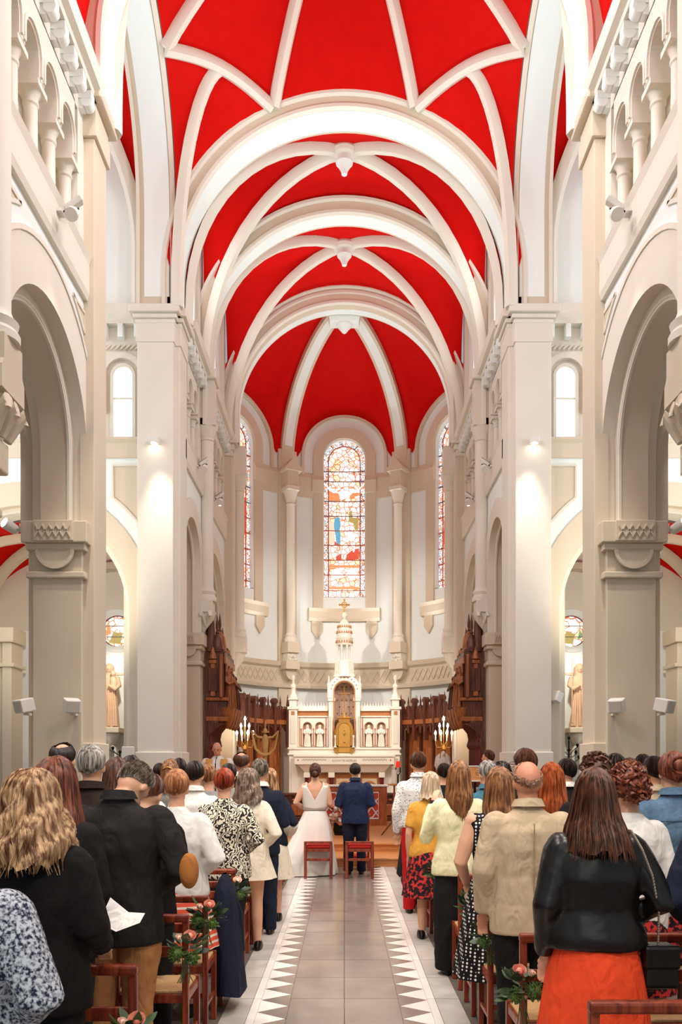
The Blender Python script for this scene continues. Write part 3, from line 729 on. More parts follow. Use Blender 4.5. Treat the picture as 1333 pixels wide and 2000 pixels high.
GBLUE, GRED, GORG, GOLIVE, GPALE = tint('blue', (96, 172, 206)), tint('red', (214, 84, 58)), tint('orange', (232, 150, 98)), tint('olive', (176, 158, 92)), tint('pale', (255, 246, 238), .6)
LEADR = mat('red_lead_bar', (190, 92, 66), .5, .05); LEADD = mat('grey_lead_bar', (112, 104, 110), .5, .05)
def tall_window(idx, pc, label, figs):
    root = sroot('window_%d' % idx, label)
    rows = [10.59, 10.29, 9.69, 9.24, 8.8, 8.36, 7.91, 7.46, 6.99, 6.80]
    g = lambda poly, m, d=-.15, nm='pane', t=.012, par=root: MB().prism([(pc+x, z) for x, z in poly], M, d, d+t).build(nm, m, par)
    arc = lambda r, a0, a1, n: [(-r*cos(a0+(a1-a0)*i/n), ZC+r*sin(a0+(a1-a0)*i/n)) for i in range(n+1)]
    g(arc(.46, 0, pi, 18)+[(.46, 10.59), (-.46, 10.59)], GC)
    for a0, a1 in ((0, .28*pi), (.28*pi, .72*pi), (.72*pi, pi)):
        g(arc(.62, a0, a1, 8)+arc(.47, a0, a1, 8)[::-1], GB)
    for e in (-1, 1): g([(e*.62, ZC), (e*.47, ZC), (e*.47, 10.59), (e*.62, 10.59)], GB)
    for a, b in zip(rows[:-1], rows[1:]):
        g([(-.46, a), (.46, a), (.46, b), (-.46, b)], GC)
        for e in (-1, 1): g([(e*.47, a), (e*.62, a), (e*.62, b), (e*.47, b)], GB)
    for z in rows[:-1]:
        MB().boxm(pc-.62, pc+.62, z-.011, z+.011, -.155, -.1, M, 4).build('saddle_bar', LEADD if z > 9 else LEADR, root)
    MB().ring([(pc-.465, 6.8)]+[(pc+x, z) for x, z in arc(.465, 0, pi, 20)]+[(pc+.465, 6.8)], rect(-.013, .013, -.155, -.115), M).build('inner_lead_arch', LEADR, root)
    for a in (.28*pi, .72*pi):
        MB().prism([(pc-r*cos(a+q), ZC+r*sin(a+q)) for r, q in ((.46, -.02), (.62, -.015), (.62, .015), (.46, .02))], M, -.155, -.12).build('radial_lead', LEADD, root)
    for poly, m in figs: g(poly, m, -.114, 'painted_figure', .006)
    MB().ring([(pc-.62, 6.8)]+[(pc+x, z) for x, z in arc(.62, 0, pi, 24)]+[(pc+.62, 6.8)], rect(-.0, .05, -.28, -.0), M).build('window_reveal', WHITE, root, True)
    return root
def cq(x, y): return ((x-326)/6.06*24.9/1600, EYE+(HY-(850+y/6.06))*24.9/1600)
def P_(*pts): return [cq(*p) for p in pts]
def stroke(pts, w_):
    out = []; back = []
    for i, p in enumerate(pts):
        a = pts[max(0, i-1)]; b = pts[min(len(pts)-1, i+1)]; L = math.hypot(b[0]-a[0], b[1]-a[1]) or 1
        nx, ny = -(b[1]-a[1])/L*w_, (b[0]-a[0])/L*w_
        out.append(cq(p[0]+nx, p[1]+ny)); back.append(cq(p[0]-nx, p[1]-ny))
    return out+back[::-1]
figs0 = [(P_((215, 985), (270, 978), (285, 1060), (272, 1130), (290, 1200), (275, 1305), (240, 1300), (222, 1180), (205, 1080)), GBLUE),
         (P_((150, 690), (262, 690), (285, 790), (150, 790)), GORG), (P_((388, 690), (500, 690), (500, 720), (385, 760)), GORG),
         (P_((80, 625), (150, 625), (150, 640), (80, 640)), GORG), (P_((186, 622), (250, 622), (250, 638), (186, 638)), GORG), (P_((370, 622), (440, 622), (440, 638), (370, 638)), GORG), (P_((505, 622), (570, 622), (570, 640), (505, 640)), GORG),
         (P_((380, 910), (415, 900), (420, 980), (490, 990), (485, 1130), (450, 1130), (430, 1050), (375, 1030)), GOLIVE),
         (P_((150, 1020), (205, 1035), (215, 1290), (150, 1300)), tint('rose', (244, 196, 170), .5)), (P_((215, 1260), (275, 1310), (215, 1310)), GRED),
         (P_((230, 1440), (300, 1400), (310, 1480), (232, 1484)), GRED), (P_((330, 1440), (420, 1360), (495, 1345), (490, 1470), (400, 1484), (330, 1480)), GRED),
         (P_((345, 1420), (420, 1350), (470, 1330), (440, 1400), (390, 1450)), GPALE), (P_((335, 1170), (400, 1150), (450, 1190), (440, 1260), (370, 1240)), GPALE), (P_((280, 1350), (320, 1335), (335, 1370), (310, 1405), (280, 1390)), GPALE),
         (P_((282, 1268), (352, 1268), (352, 1310), (282, 1310)), GORG),
         (P_((80, 565), (160, 640), (265, 680), (320, 640), (380, 680), (490, 640), (570, 570), (490, 670), (385, 720), (365, 860), (330, 1000), (310, 860), (265, 720), (160, 670)), GPALE),
         (P_((305, 640), (325, 600), (350, 640), (330, 680)), mat('glass_brown', (128, 86, 66), .3, .1, emit=.4)),
         (P_((150, 1545), (495, 1545), (495, 1575), (150, 1575)), GORG), (P_((150, 1800), (495, 1800), (495, 1830), (150, 1830)), GORG), (P_((300, 1800), (345, 1800), (345, 1830), (300, 1830)), GRED),
         (stroke([(232, 820), (240, 870), (235, 960)], 4), GOLIVE), (stroke([(300, 930), (340, 930), (385, 890), (390, 850)], 4), GORG), (stroke([(326, 930), (322, 1040), (326, 1250)], 3), GOLIVE),
         (stroke([(160, 430), (240, 350), (326, 300), (410, 350), (490, 420)], 4), GOLIVE), (stroke([(180, 400), (220, 330), (300, 260), (390, 270), (470, 380)], 5), GORG)]
def cen(lx, lz, r, n=12, sx=1): return [(lx+sx*r*cos(2*pi*i/n), lz+r*sin(2*pi*i/n)) for i in range(n)]
for q in (-1, 1):
    figs0.append(([(q*.22+x, z) for x, z in cen(0, 7.5, .16, 18)], tint('pale2', (250, 240, 226), .55))); figs0.append(([(q*.22+x, z) for x, z in cen(0, 7.5, .09, 14)], GORG)); 
tall_window(1, 0.0, 'central tall stained glass window with a crucifixion scene', figs0)
figsL = [([(.1, 8.2), (.3, 8.25), (.34, 8.9), (.22, 9.2), (.12, 8.9)], GBLUE), ([(.32, 8.3), (.45, 8.3), (.45, 9.4), (.34, 9.3)], GRED), ([(.0, 9.0), (.3, 9.2), (.25, 9.5), (.0, 9.5)], GORG), ([(-.4, 8.2), (0, 8.2), (-.05, 9.3), (-.3, 9.3)], GRED), ([(.1, 7.1), (.4, 7.1), (.4, 7.3), (.1, 7.3)], GORG), ([(.15, 9.7), (.4, 9.8), (.35, 10.1)], GORG)]
tall_window(2, -RA*pi/3, 'narrow visible slice of the left apse stained glass window', figsL)
figsR = [([(-.45, 8.0), (-.2, 8.0), (-.15, 8.5), (-.4, 8.7)], GRED), ([(-.3, 8.8), (-.1, 8.8), (-.1, 9.3), (-.25, 9.4)], GBLUE), ([(-.2, 7.9), (.2, 7.9), (.2, 8.4), (-.1, 8.4)], GOLIVE), ([(.0, 8.4), (.4, 8.4), (.4, 9.3)], GRED), ([(-.45, 9.5), (-.2, 9.6), (-.3, 9.9)], GORG)]
tall_window(3, RA*pi/3, 'narrow visible slice of the right apse stained glass window', figsR)
for i, s in enumerate((-1, 1)):
    root = sroot('window_%d' % (4+i), 'round stained glass window in the %s side chapel' % ('left' if s < 0 else 'right'))
    Mr = MY(18.1); cx_, cz_ = s*5.0, 4.66
    circ = lambda r, a0=0, a1=2*pi, n=32: [(cx_+r*cos(a0+(a1-a0)*k/n), cz_+r*sin(a0+(a1-a0)*k/n)) for k in range(n+1)]
    for k in range(4):
        a0 = pi/4+k*pi/2; MB().prism(circ(.46, a0, a0+pi/2, 10)+circ(.35, a0, a0+pi/2, 10)[::-1], Mr, 0, .01).build('border_pane', GB, root)
        MB().prism([(cx_+r*cos(a0+q), cz_+r*sin(a0+q)) for r, q in ((.34, -.03), (.47, -.02), (.47, .02), (.34, .03))], Mr, 0, .03).build('radial_lead', LEADD, root)
    MB().prism(circ(.34)[:-1], Mr, 0, .01).build('pane', GC, root)
    MB().ring(circ(.345)[:-1], rect(-.014, .014, -.0, .03), Mr, True).build('lead_ring', mat('maroon_lead', (120, 52, 54), .5), root)
    for pts, m in (([(-.2, -.25), (.05, -.28), (.1, -.05), (-.1, .0)], GOLIVE), ([(-.3, -.1), (-.15, -.05), (-.2, .2)], GORG), ([(.0, .02), (.2, .1), (.1, .28), (-.05, .25)], GPALE), ([(.15, -.2), (.28, -.1), (.2, .05)], mat('glass_green', (124, 156, 104), .3, emit=.3))):
        MB().prism([(cx_+x, cz_+z) for x, z in pts], Mr, .01, .018).build('painted_figure', m, root)
    for z in (-.12, .12): MB().boxm(cx_-.32, cx_+.32, cz_+z-.008, cz_+z+.008, 0, .025, Mr).build('saddle_bar', LEADD, root)

# ------------------------------------------------------------------ draped statue builder
def statue(root, H, m, pieces='body', arm=0.0, child=False):
    g = MB(); h = H
    g.sections([(0, 0, 0, .17*h, .13*h), (0, 0, .03*h, .165*h, .13*h), (.01*h, 0, .25*h, .135*h, .105*h), (0, .005*h, .45*h, .13*h, .1*h), (-.01*h, 0, .58*h, .115*h, .085*h), (0, 0, .72*h, .14*h, .085*h), (0, 0, .8*h, .12*h, .07*h), (0, 0, .835*h, .05*h, .045*h), (0, 0, .87*h, .04*h, .04*h)], 18)
    for q in (-1, 1):
        g.tube([(q*.12*h, 0, .79*h), (q*.16*h, -.04*h, .66*h), (q*(.12-arm)*h, -.12*h, .6*h), (q*.03*h, -.14*h, (.66+arm)*h)], [.045*h, .045*h, .04*h, .026*h], 8)
        for k_ in range(3):
            a = -1.2+1.0*k_; g.tube([(q*.1*h*sin(a), -.09*h*cos(a*.6), .6*h), (q*.13*h*sin(a), -.115*h*cos(a*.6), .3*h), (q*.15*h*sin(a), -.125*h*cos(a*.6), .02*h)], [.012*h, .02*h, .024*h], 6)
    b = g.build(pieces, m, root, True, 60)
    g = MB().ell((0, -.005*h, .93*h), (.058*h, .066*h, .078*h), 14, 10); g.ell((0, -.072*h, .925*h), (.01*h, .014*h, .018*h), 6, 5)
    hd = g.build('head', m, root, True, 60)
    g = MB().sections([(0, .03*h, .74*h, .09*h, .05*h), (0, .025*h, .85*h, .075*h, .06*h), (0, .012*h, .95*h, .072*h, .07*h), (0, .01*h, 1.0*h, .045*h, .05*h), (0, .01*h, 1.02*h, .012*h, .014*h)], 14)
    g.build('veil', m, root, True, 60)
    if child:
        g = MB().sections([(.1*h, -.1*h, .6*h, .05*h, .05*h), (.1*h, -.1*h, .7*h, .055*h, .05*h), (.09*h, -.1*h, .78*h, .045*h, .04*h), (.09*h, -.1*h, .8*h, .02*h, .02*h)], 10)
        g.ell((.09*h, -.1*h, .845*h), (.042*h, .042*h, .05*h), 10, 8); g.build('child_figure', m, root, True, 60)
    return b
for s in (-1, 1):
    SM = mat('painted_terracotta', (210, 172, 140), .6, .1, 8)
    X_, Y_ = s*5.06, 17.62
    ped = thing('wall_bracket', 'stone bracket pedestal under the %s' % ('mother and child statue in the left chapel' if s < 0 else 'robed saint statue in the right chapel'), 'pedestal', (X_, Y_, 1.9))
    MB().box(-.26, .26, -.22, .36, .5, .62).build('slab', BEIGE, ped, bevel=.02); MB().sections([(0, .05, .18, .06, .1), (0, .05, .25, .12, .14), (0, .04, .4, .2, .2), (0, .02, .5, .22, .2)], 14).build('bracket', CREAM, ped, True)
    MB().ring(arch(0, .1, .12, -.12, 12), rect(0, .05, -.28, .05), MY(0)).build('arched_niche', CREAM, ped)
    st = thing('saint_statue', 'painted statue of a mother holding a child in the left chapel' if s < 0 else 'painted statue of a robed saint in the right chapel', 'statue', (X_, Y_, 2.52))
    statue(st, 1.36, SM, child=s < 0)
    if s > 0: MB().tube([(-.2, -.16, .1), (-.2, -.16, 1.5)], .012, 8).build('staff', SM, st)
    spot('chapel_lamp', (s*4.4, 16.2, 4.4), (s*5.06, 17.9, 3.0), 90, 70, .5)
    cs_ = thing('votive_candle_stand', ('dark curved votive candle rack before the left chapel statue' if s < 0 else 'dark branching votive candle rack before the right chapel statue'), 'candle stand', (s*4.47, 16.3, 0))
    MB().tube([(0, 0, .02), (0, 0, 1.95 if s < 0 else 2.2)], .015, 8).build('pole', BLACKM, cs_); MB().lathe([(.2, 0), (.2, .02), (.03, .05), (.02, .1)], 0, 0, 14).build('foot', BLACKM, cs_, True)
    spots_ = [(-.28+.14*i, 1.98+.1*(2-i)-.02*(i-2)**2) for i in range(6)] if s < 0 else [(.0, 2.26), (-.17, 2.1), (.17, 2.12), (-.12, 1.98), (.14, 1.98), (-.2, 1.86), (.2, 1.88), (0, 2.02)]
    for x, z in spots_:
        MB().tube([(0, 0, min(z-.1, 1.9)), (x*.6, 0, z-.1), (x, 0, z-.04)], .007, 6).build('branch', BLACKM, cs_)
        MB().lathe([(.008, z-.05), (.035, z), (.03, z+.012), (.01, z+.03)], x, 0, 10).build('cup', BLACKM, cs_, True)
bx_ = thing('candle_box', 'small white box on a post beside the votive candle rack', 'box', (-3.86, 14.62, 0)); MB().box(-.1, .1, -.06, .06, 1.78, 2.05).build('box', WHITEPL, bx_, bevel=.01); MB().box(-.02, .02, -.02, .02, 0, 1.78).build('post', BLACKM, bx_)

# ------------------------------------------------------------------ high altar
ha = thing('high_altar', 'tall white carved stone high altar with golden tabernacle and spire', 'altar', (0, 23.2, .3))
def hx(u): return (u-673)/69.0
def hz(v): return 1.75+(1491-v)/69.0-.3
def zc7(y): return hz(1150+y/4.877)
def xc7(x): return hx(540+x/4.877)
A = lambda nm, x0, x1, y0, y1, z0, z1, m=STONE, par=ha, bv=.008, t=0: MB().box(x0, x1, y0, y1, z0, z1, t).build(nm, m, par, bevel=bv)
A('plinth', -1.75, 1.75, -.75, 1.0, 0, .14); A('plinth', -1.66, 1.66, -.6, 1.0, .14, .28)
A('base_block', -1.56, 1.56, -.15, .9, .28, 1.68); A('side_panel', -1.5, -1.3, -.17, 0, .4, 1.6); A('side_panel', 1.3, 1.5, -.17, 0, .4, 1.6)
A('shelf', -1.6, 1.6, -.2, .9, 1.68, 1.74, bv=.02); A('shelf', -1.56, 1.56, -.16, .9, 1.74, 1.84); A('shelf', -1.6, 1.6, -.2, .9, 1.84, 1.9, bv=.02)
tb = A('altar_table', -1.38, 1.38, -.55, .0, 1.42, 1.66); A('table_edge', -1.41, 1.41, -.58, .0, 1.63, 1.68, par=tb)
MB().add([(-1.3, -.52, 1.42), (1.3, -.52, 1.42), (1.3, 0, 1.42), (-1.3, 0, 1.42), (-1.1, -.36, 1.2), (1.1, -.36, 1.2), (1.1, 0, 1.2), (-1.1, 0, 1.2)], [(0, 1, 2, 3), (4, 5, 6, 7), (0, 1, 5, 4), (1, 2, 6, 5), (2, 3, 7, 6), (3, 0, 4, 7)]).build('table_cove', STONE, ha)
for i, (x0, x1) in enumerate(((-1.18, -.5), (.5, 1.18))):
    g = MB()
    for k in range(26):
        x = x0+(x1-x0)*(k+.5)/26; g.box(x-.008, x+.008, -.556, -.545, 1.52+.012*(k % 3), 1.56+.012*((k*7) % 3))
    g.build('inscription', mat('faded_gilt_letters', (176, 156, 128), .5), tb)
for x in (-1.28, 1.28): MB().lathe([(0, 0), (.03, 0)], 0, 0, 4) and MB().prism([(x-.03, 1.54), (x, 1.57), (x+.03, 1.54), (x, 1.51)], MY(-.55), 0, .006).build('diamond', ORNGOLD, tb)
fc = bpy.data.curves.new('inscription_text', 'FONT'); fc.body = 'ADAM TE ADPLAS'; fc.size = .085; fc.align_x = 'CENTER'; fc.extrude = .002
fo = bpy.data.objects.new('font_source', fc); col.objects.link(fo); bpy.context.view_layer.update()
fm = bpy.data.meshes.new_from_object(fo.evaluated_get(bpy.context.evaluated_depsgraph_get())); bpy.data.objects.remove(fo)
fo = bpy.data.objects.new('inscription_text', fm); col.objects.link(fo); fo.parent = tb; fo.location = (0, -.556, 1.5); fo.rotation_euler = (pi/2, 0, 0); fo['kind'] = 'stuff'; fm.materials.clear(); fm.materials.append(MATS['faded_gilt_letters'])
for x in (-1.05, -.36, .36, 1.05):
    c_ = MB().lathe([(.055, .34), (.055, 1.05)], x, -.28, 14).build('red_column', REDMARB, ha, True)
    A('column_capital', x-.09, x+.09, -.37, -.19, 1.05, 1.2, par=c_, bv=.02); A('column_base', x-.08, x+.08, -.36, -.2, .28, .36, par=c_, bv=.01)
for x0, x1 in ((-.98, -.43), (-.29, .29), (.43, .98)):
    o = A('antependium_panel', x0, x1, -.19, -.14, .36, 1.16, ORNGOLD); A('panel_field', x0+.06, x1-.06, -.2, -.15, .42, 1.02, mat('pale_gold_relief', (222, 202, 166), .45, .2, 30), o)
    xm = (x0+x1)/2
    MB().ring([(xm+.19*cos(2*pi*i/24), .75+.19*sin(2*pi*i/24)) for i in range(24)], rect(-.02, .02, 0, .03), MY(-.2), True).build('medallion', ORNGOLD, o)
for s in (-1, 1):                    # side towers of the reredos
    x0, x1 = sorted((s*1.33, s*1.57)); xm = s*1.45
    t_ = A('side_tower', x0, x1, -.1, .3, 1.9, 2.99); A('tower_panel', xm-.07, xm+.07, -.115, 0, 2.0, 2.8, CREAM, t_); A('tower_inlay', xm-.05, xm+.05, -.12, 0, 2.82, 2.92, ORNGOLD, t_, .002)
    A('tower_cornice', x0-.04, x1+.04, -.14, .34, 2.97, 3.05, par=t_, bv=.015); A('tower_block', x0+.02, x1-.02, -.08, .28, 3.05, 3.24, par=t_); A('tower_cornice', x0-.02, x1+.02, -.12, .3, 3.24, 3.29, par=t_, bv=.015)
    MB().lathe([(.13, 3.29), (.12, 3.36), (.07, 3.44), (.055, 3.55), (.085, 3.62), (.07, 3.68), (.03, 3.72), (.025, 3.8), (.05, 3.86), (.045, 3.92), (0, 3.97)], xm, .1, 16).build('tower_spire', STONE, t_, True)
    # niche panel between tower and centre
    x0, x1 = sorted((s*1.33, s*.46)); M1 = MY(.1); cs2 = (s*1.05, s*.70)
    A('reredos_back', x0, x1, .16, .4, 1.9, 2.98, mat('niche_rose', (190, 140, 106), .6, .1))
    prev = x0
    g = MB(); x_l = [x0, (cs2[0]+cs2[1])/2, x1]; cc = sorted(cs2)
    for k in range(2):
        g.prism([(x_l[k], 1.92)]+arch(cc[k], 2.5, .125, 1.92, 16)+[(x_l[k+1], 1.92), (x_l[k+1], 2.98), (x_l[k], 2.98)], M1, -.1, .02)
    pn = g.build('niche_panel', STONE, ha)
    for k in range(2):
        MB().ring(arch(cc[k], 2.5, .125, 2.3, 16), rect(0, .035, .02, .045), M1).build('niche_arch', CREAM, pn, True)
    MB().ring([(x0+.06, 1.95), (x0+.06, 2.76), (x1-.06, 2.76), (x1-.06, 1.95)], rect(-.012, .012, .02, .035), M1, True).build('panel_border', ORNGOLD, pn)
    for x in (cc[0]-.17, (cc[0]+cc[1])/2, cc[1]+.17):
        MB().lathe([(.03, 1.95), (.022, 2.0), (.022, 2.38), (.035, 2.44)], x, .07, 10).build('colonnette', mat('rose_marble', (196, 140, 110), .3, .15, 20), pn, True)
    A('inlaid_frieze', x0, x1, .06, .2, 2.80, 2.93, ORNGOLD, pn, .002); A('frieze_cornice', x0, x1, .0, .25, 2.93, 3.0, par=pn, bv=.015); A('frieze_string', x0, x1, .04, .2, 2.76, 2.80, par=pn)
    g = MB()
    for k in range(11):
        x = x0+.04+(x1-x0-.08)*k/10; g.prism([(x-.035, 3.0), (x-.04, 3.07), (x-.015, 3.1), (x, 3.2), (x+.015, 3.1), (x+.04, 3.07), (x+.035, 3.0)], M1, -.02, .03)
    g.build('leaf_cresting', STONE, pn)
    for k, xc in enumerate(cc):
        st = thing('niche_statuette', 'small white robed figure in the %s niche %s of the tabernacle' % (('outer' if abs(xc) > .9 else 'inner'), 'left' if s < 0 else 'right'), 'statue', (xc, 23.31, 2.22), 0, 'statuettes in the altar niches')
        statue(st, .62, STONE)
# centre: niche, tabernacle, spire
M1 = MY(-.1)
for s in (-1, 1):
    x0, x1 = sorted((s*.28, s*.44)); A('centre_pier', x0, x1, -.1, .3, 1.9, 3.3)
    A('pier_capital', x0-.02, x1+.02, -.13, .3, 3.2, 3.3, bv=.01)
    MB().lathe([(.05, 1.9), (.04, 1.98), (.036, 2.62), (.055, 2.74), (.06, 2.78)], s*.36, -.14, 12).build('centre_colonnette', STONE, ha, True)
    MB().lathe([(.05, 3.3), (.045, 3.62), (.055, 3.68), (.02, 3.74), (.03, 3.82), (0, 3.95)], s*.44, -.02, 10).build('pinnacle', STONE, ha, True)
MB().prism([(-.44, 3.28)]+arch(0, 3.48, .28, 3.28, 20)+[(.44, 3.28)]+[(.46*cos(pi*i/20), 3.5+.46*sin(pi*i/20)) for i in range(21)], M1, -.4, .03).build('canopy_arch', STONE, ha)
g = MB()
for i in range(11):
    f = pi*(i+.5)/11; g.ell((.37*cos(f), -.135, 3.5+.37*sin(f)), (.018, .01, .018), 8, 6)
g.build('arch_studs', mat('bronze_stud', (150, 110, 90), .4), ha)
MB().ring(arch(0, 3.48, .28, 1.95, 20), rect(-.0, .03, .0, .045), M1).build('niche_edge', ORNGOLD, ha, True)
nb = MB().prism(arch(0, 3.48, .3, 1.9, 20), MY(.28), -.02, 0).build('niche_lining', mat('rose_grey_lining', (176, 146, 126), .6, .1, 6), ha)
g = MB()
for i in range(7):
    for j in range(4):
        x = -.2+.13*j+(.065 if i % 2 else 0)
        if abs(x) < .26: g.ell((x, .275, 2.5+i*.19), (.022, .008, .022), 8, 6)
g.build('lining_stars', mat('brown_star', (120, 76, 70), .6), nb)
tr = A('tabernacle_step', -.3, .3, -.25, .2, 1.9, 1.95, GOLD); A('tabernacle_body', -.2, .2, -.2, .2, 1.74, 2.3, GOLD, ha, .015)
dr = MB().prism(arch(0, 2.42, .16, 1.76, 18), MY(-.2), 0, .03).build('tabernacle_door', mat('bright_gold', (206, 156, 78), .4, .1, 12, .15, .5), ha)
MB().ring(arch(0, 2.42, .165, 1.74, 18), rect(0, .075, -.1, .05), MY(-.2)).build('door_arch', GOLD, ha, True)
MB().prism([(-.05, 1.9), (.05, 1.9), (.05, 1.93), (-.05, 1.93)], MY(-.23), 0, .01).build('door_bar', ORNGOLD, dr); g = MB().ell((0, -.235, 2.28), (.035, .015, .06), 10, 8); g.ell((0, -.235, 2.37), (.025, .015, .025), 8, 6); g.ell((0, -.235, 2.05), (.03, .012, .03), 8, 6); g.build('door_relief', GOLD, dr, True)
for s in (-1, 1):
    MB().lathe([(.04, 1.78), (.035, 1.84), (.02, 1.9), (.022, 2.3), (.045, 2.4)], s*.25, -.22, 10).build('gilt_colonnette', GOLD, ha, True)
    MB().lathe([(.05, 1.9), (.02, 1.94), (.015, 2.15), (.03, 2.2), (.02, 2.24)], s*.255, -.28, 10).build('side_candle', STONE, ha, True)
A('throne', -.16, .16, -.05, .2, 2.55, 2.75, GOLD, ha, .02); A('throne_cap', -.2, .2, -.08, .2, 2.72, 2.77, GOLD, ha, .01)
cx3 = thing('altar_crucifix', 'slim gilded cross standing in the niche above the tabernacle', 'cross', (0, 23.25, 3.07))
MB().lathe([(.07, 0), (.06, .03), (.025, .07), (.018, .14)], 0, 0, 12).build('foot', GOLD, cx3, True); MB().tube([(0, 0, .12), (0, 0, .88)], .014, 8).build('stem', GOLD, cx3); MB().tube([(-.16, 0, .66), (.16, 0, .66)], .014, 8).build('crossbar', GOLD, cx3)
# spire
z0 = 3.92
MB().lathe([(.33, z0-.02), (.3, z0+.06), (.285, 4.28), (.27, 4.3), (.25, 4.3)], 0, .1, 8, a0=pi/8).build('spire_roof', STONE, ha)
g = MB()
for i in range(5): g.lathe([(.302-.004*i, z0+.06+.05*i), (.308-.004*i, z0+.062+.05*i), (.3-.004*i, z0+.085+.05*i)], 0, .1, 8, a0=pi/8, cap=False)
g.build('roof_courses', STONE, ha)
MB().lathe([(.27, 4.3), (.27, 4.34), (.22, 4.36)], 0, .1, 8, a0=pi/8).build('lantern_base', STONE, ha)
MB().lathe([(.12, 4.3), (.12, 4.8)], 0, .1, 8).build('lantern_core', WHITE, ha)
for i in range(8):
    a = pi/8+i*pi/4; MB().lathe([(.035, 4.34), (.02, 4.38), (.018, 4.66), (.035, 4.72), (.035, 4.8)], .2*cos(a), .1+.2*sin(a), 8).build('lantern_column', STONE, ha, True)
MB().lathe([(.23, 4.8), (.24, 4.84), (.22, 4.86), (.23, 4.97), (.245, 5.0), (.2, 5.02), (.215, 5.1), (.2, 5.22), (.17, 5.38), (.13, 5.46), (.07, 5.52), (.04, 5.55)], 0, .1, 16).build('spire_dome', STONE, ha, True)
for zz, r in ((4.9, .235), (5.17, .218), (5.33, .19)):
    g = MB()
    for i in range(20):
        a = 2*pi*i/20; g.box(r*cos(a)-.018, r*cos(a)+.018, .1+r*sin(a)-.018, .1+r*sin(a)+.018, zz-.03, zz+.04, .012)
    g.build('gilt_band', ORNGOLD, ha)
MB().lathe([(.03, 5.54), (.05, 5.57), (.09, 5.64), (.06, 5.71), (.03, 5.74)], 0, .1, 14).build('finial_ball', STONE, ha, True)
g = MB().tube([(0, .1, 5.72), (0, .1, 6.1)], .02, 8); g.tube([(-.13, .1, 5.96), (.13, .1, 5.96)], .02, 8); g.ring([(.075*cos(2*pi*i/18), 5.96+.075*sin(2*pi*i/18)) for i in range(18)], rect(-.012, .012, -.012, .012), MY(.1), True)
for x, z in ((-.13, 5.96), (.13, 5.96), (0, 6.1)): g.ell((x, .1, z), (.03, .02, .03), 8, 6)
g.build('finial_cross', GOLD, ha, True)

# ------------------------------------------------------------------ free standing altar, panelling, stands
al = thing('lattice_altar', 'free-standing orange wooden altar with red panel and white diamond lattice', 'altar', (0, 19.2, .3))
OW = wood('orange_varnished_wood', (164, 84, 40), (196, 112, 58), .4)
A2 = lambda nm, x0, x1, y0, y1, z0, z1, m, par=al, bv=.006: MB().box(x0, x1, y0, y1, z0, z1).build(nm, m, par, bevel=bv)
A2('body', -.96, 1.0, .03, .7, 0, .9, OW); A2('panel', -.82, .86, .0, .05, .12, .8, mat('coral_red_panel', (206, 76, 48), .6, .05))
for nm, x0, x1, z0, z1 in (('frame_stile', -.96, -.8, 0, .9), ('frame_stile', .84, 1.0, 0, .9), ('frame_rail', -.8, .84, 0, .13), ('frame_rail', -.8, .84, .8, .9)): A2(nm, x0, x1, -.02, .05, z0, z1, OW)
g = MB(); Ml = MY(0)
x0, x1, z0, z1 = -.76, .8, .16, .77
def clip_line(x, e):      # diagonal from (x, z0) going up with slope e
    pts = []
    for t in [i/40 for i in range(41)]:
        z = z0+(z1-z0)*t; xx = x+e*(z-z0)
        if x0 <= xx <= x1: pts.append((xx, z))
    return (pts[0], pts[-1]) if len(pts) > 2 else None
for i in range(-6, 18):
    for e in (-1, 1):
        c_ = clip_line(x0+i*.2+(0 if e > 0 else 0), e*.75)
        if c_:
            (a, b), (c2, d2) = c_; o_ = MB().prism([(a-.016, b), (a+.016, b), (c2+.016, d2), (c2-.016, d2)], Ml, .0, .014+.002*e).build('lattice_bar', WHITE, al)
MB().ring([(x0, z0), (x0, z1), (x1, z1), (x1, z0)], rect(-.016, .016, 0, .02), Ml, True).build('lattice_frame', WHITE, al)
cl = tag(MB().box(-1.0, 1.04, 19.15, 19.94, 1.203, 1.235).build('altar_cloth', WHITE, bevel=.008), 'thin white cloth lying on the lattice altar', 'cloth')
pb = thing('panelled_bench', 'low dark carved wooden bench front behind the lattice altar', 'panelling', (0, 20.6, .3))
MB().box(-1.8, 1.75, 0, .1, 0, .68).build('board', OAKD, pb); MB().box(-1.84, 1.79, -.05, .15, .64, .71).build('top_rail', OAKD, pb, bevel=.01); MB().box(-1.84, 1.79, -.05, .15, 0, .1).build('base_rail', OAKD, pb, bevel=.01)
for i in range(9):
    x = -1.76+i*.39; p_ = MB().box(x+.03, x+.36, -.025, .02, .14, .42).build('panel', OAKM, pb, bevel=.015); MB().box(x, x+.03, -.04, .02, .1, .64).build('stile', OAKD, pb)
    for k in (0, 1, 2): MB().lathe([(.0, 0), (.03, 0), (.0, .02)], 0, 0, 8) and MB().ell((x+.09+.1*k, -.02, .53), (.03, .02, .03), 8, 6).build('rosette', OAKM, p_)
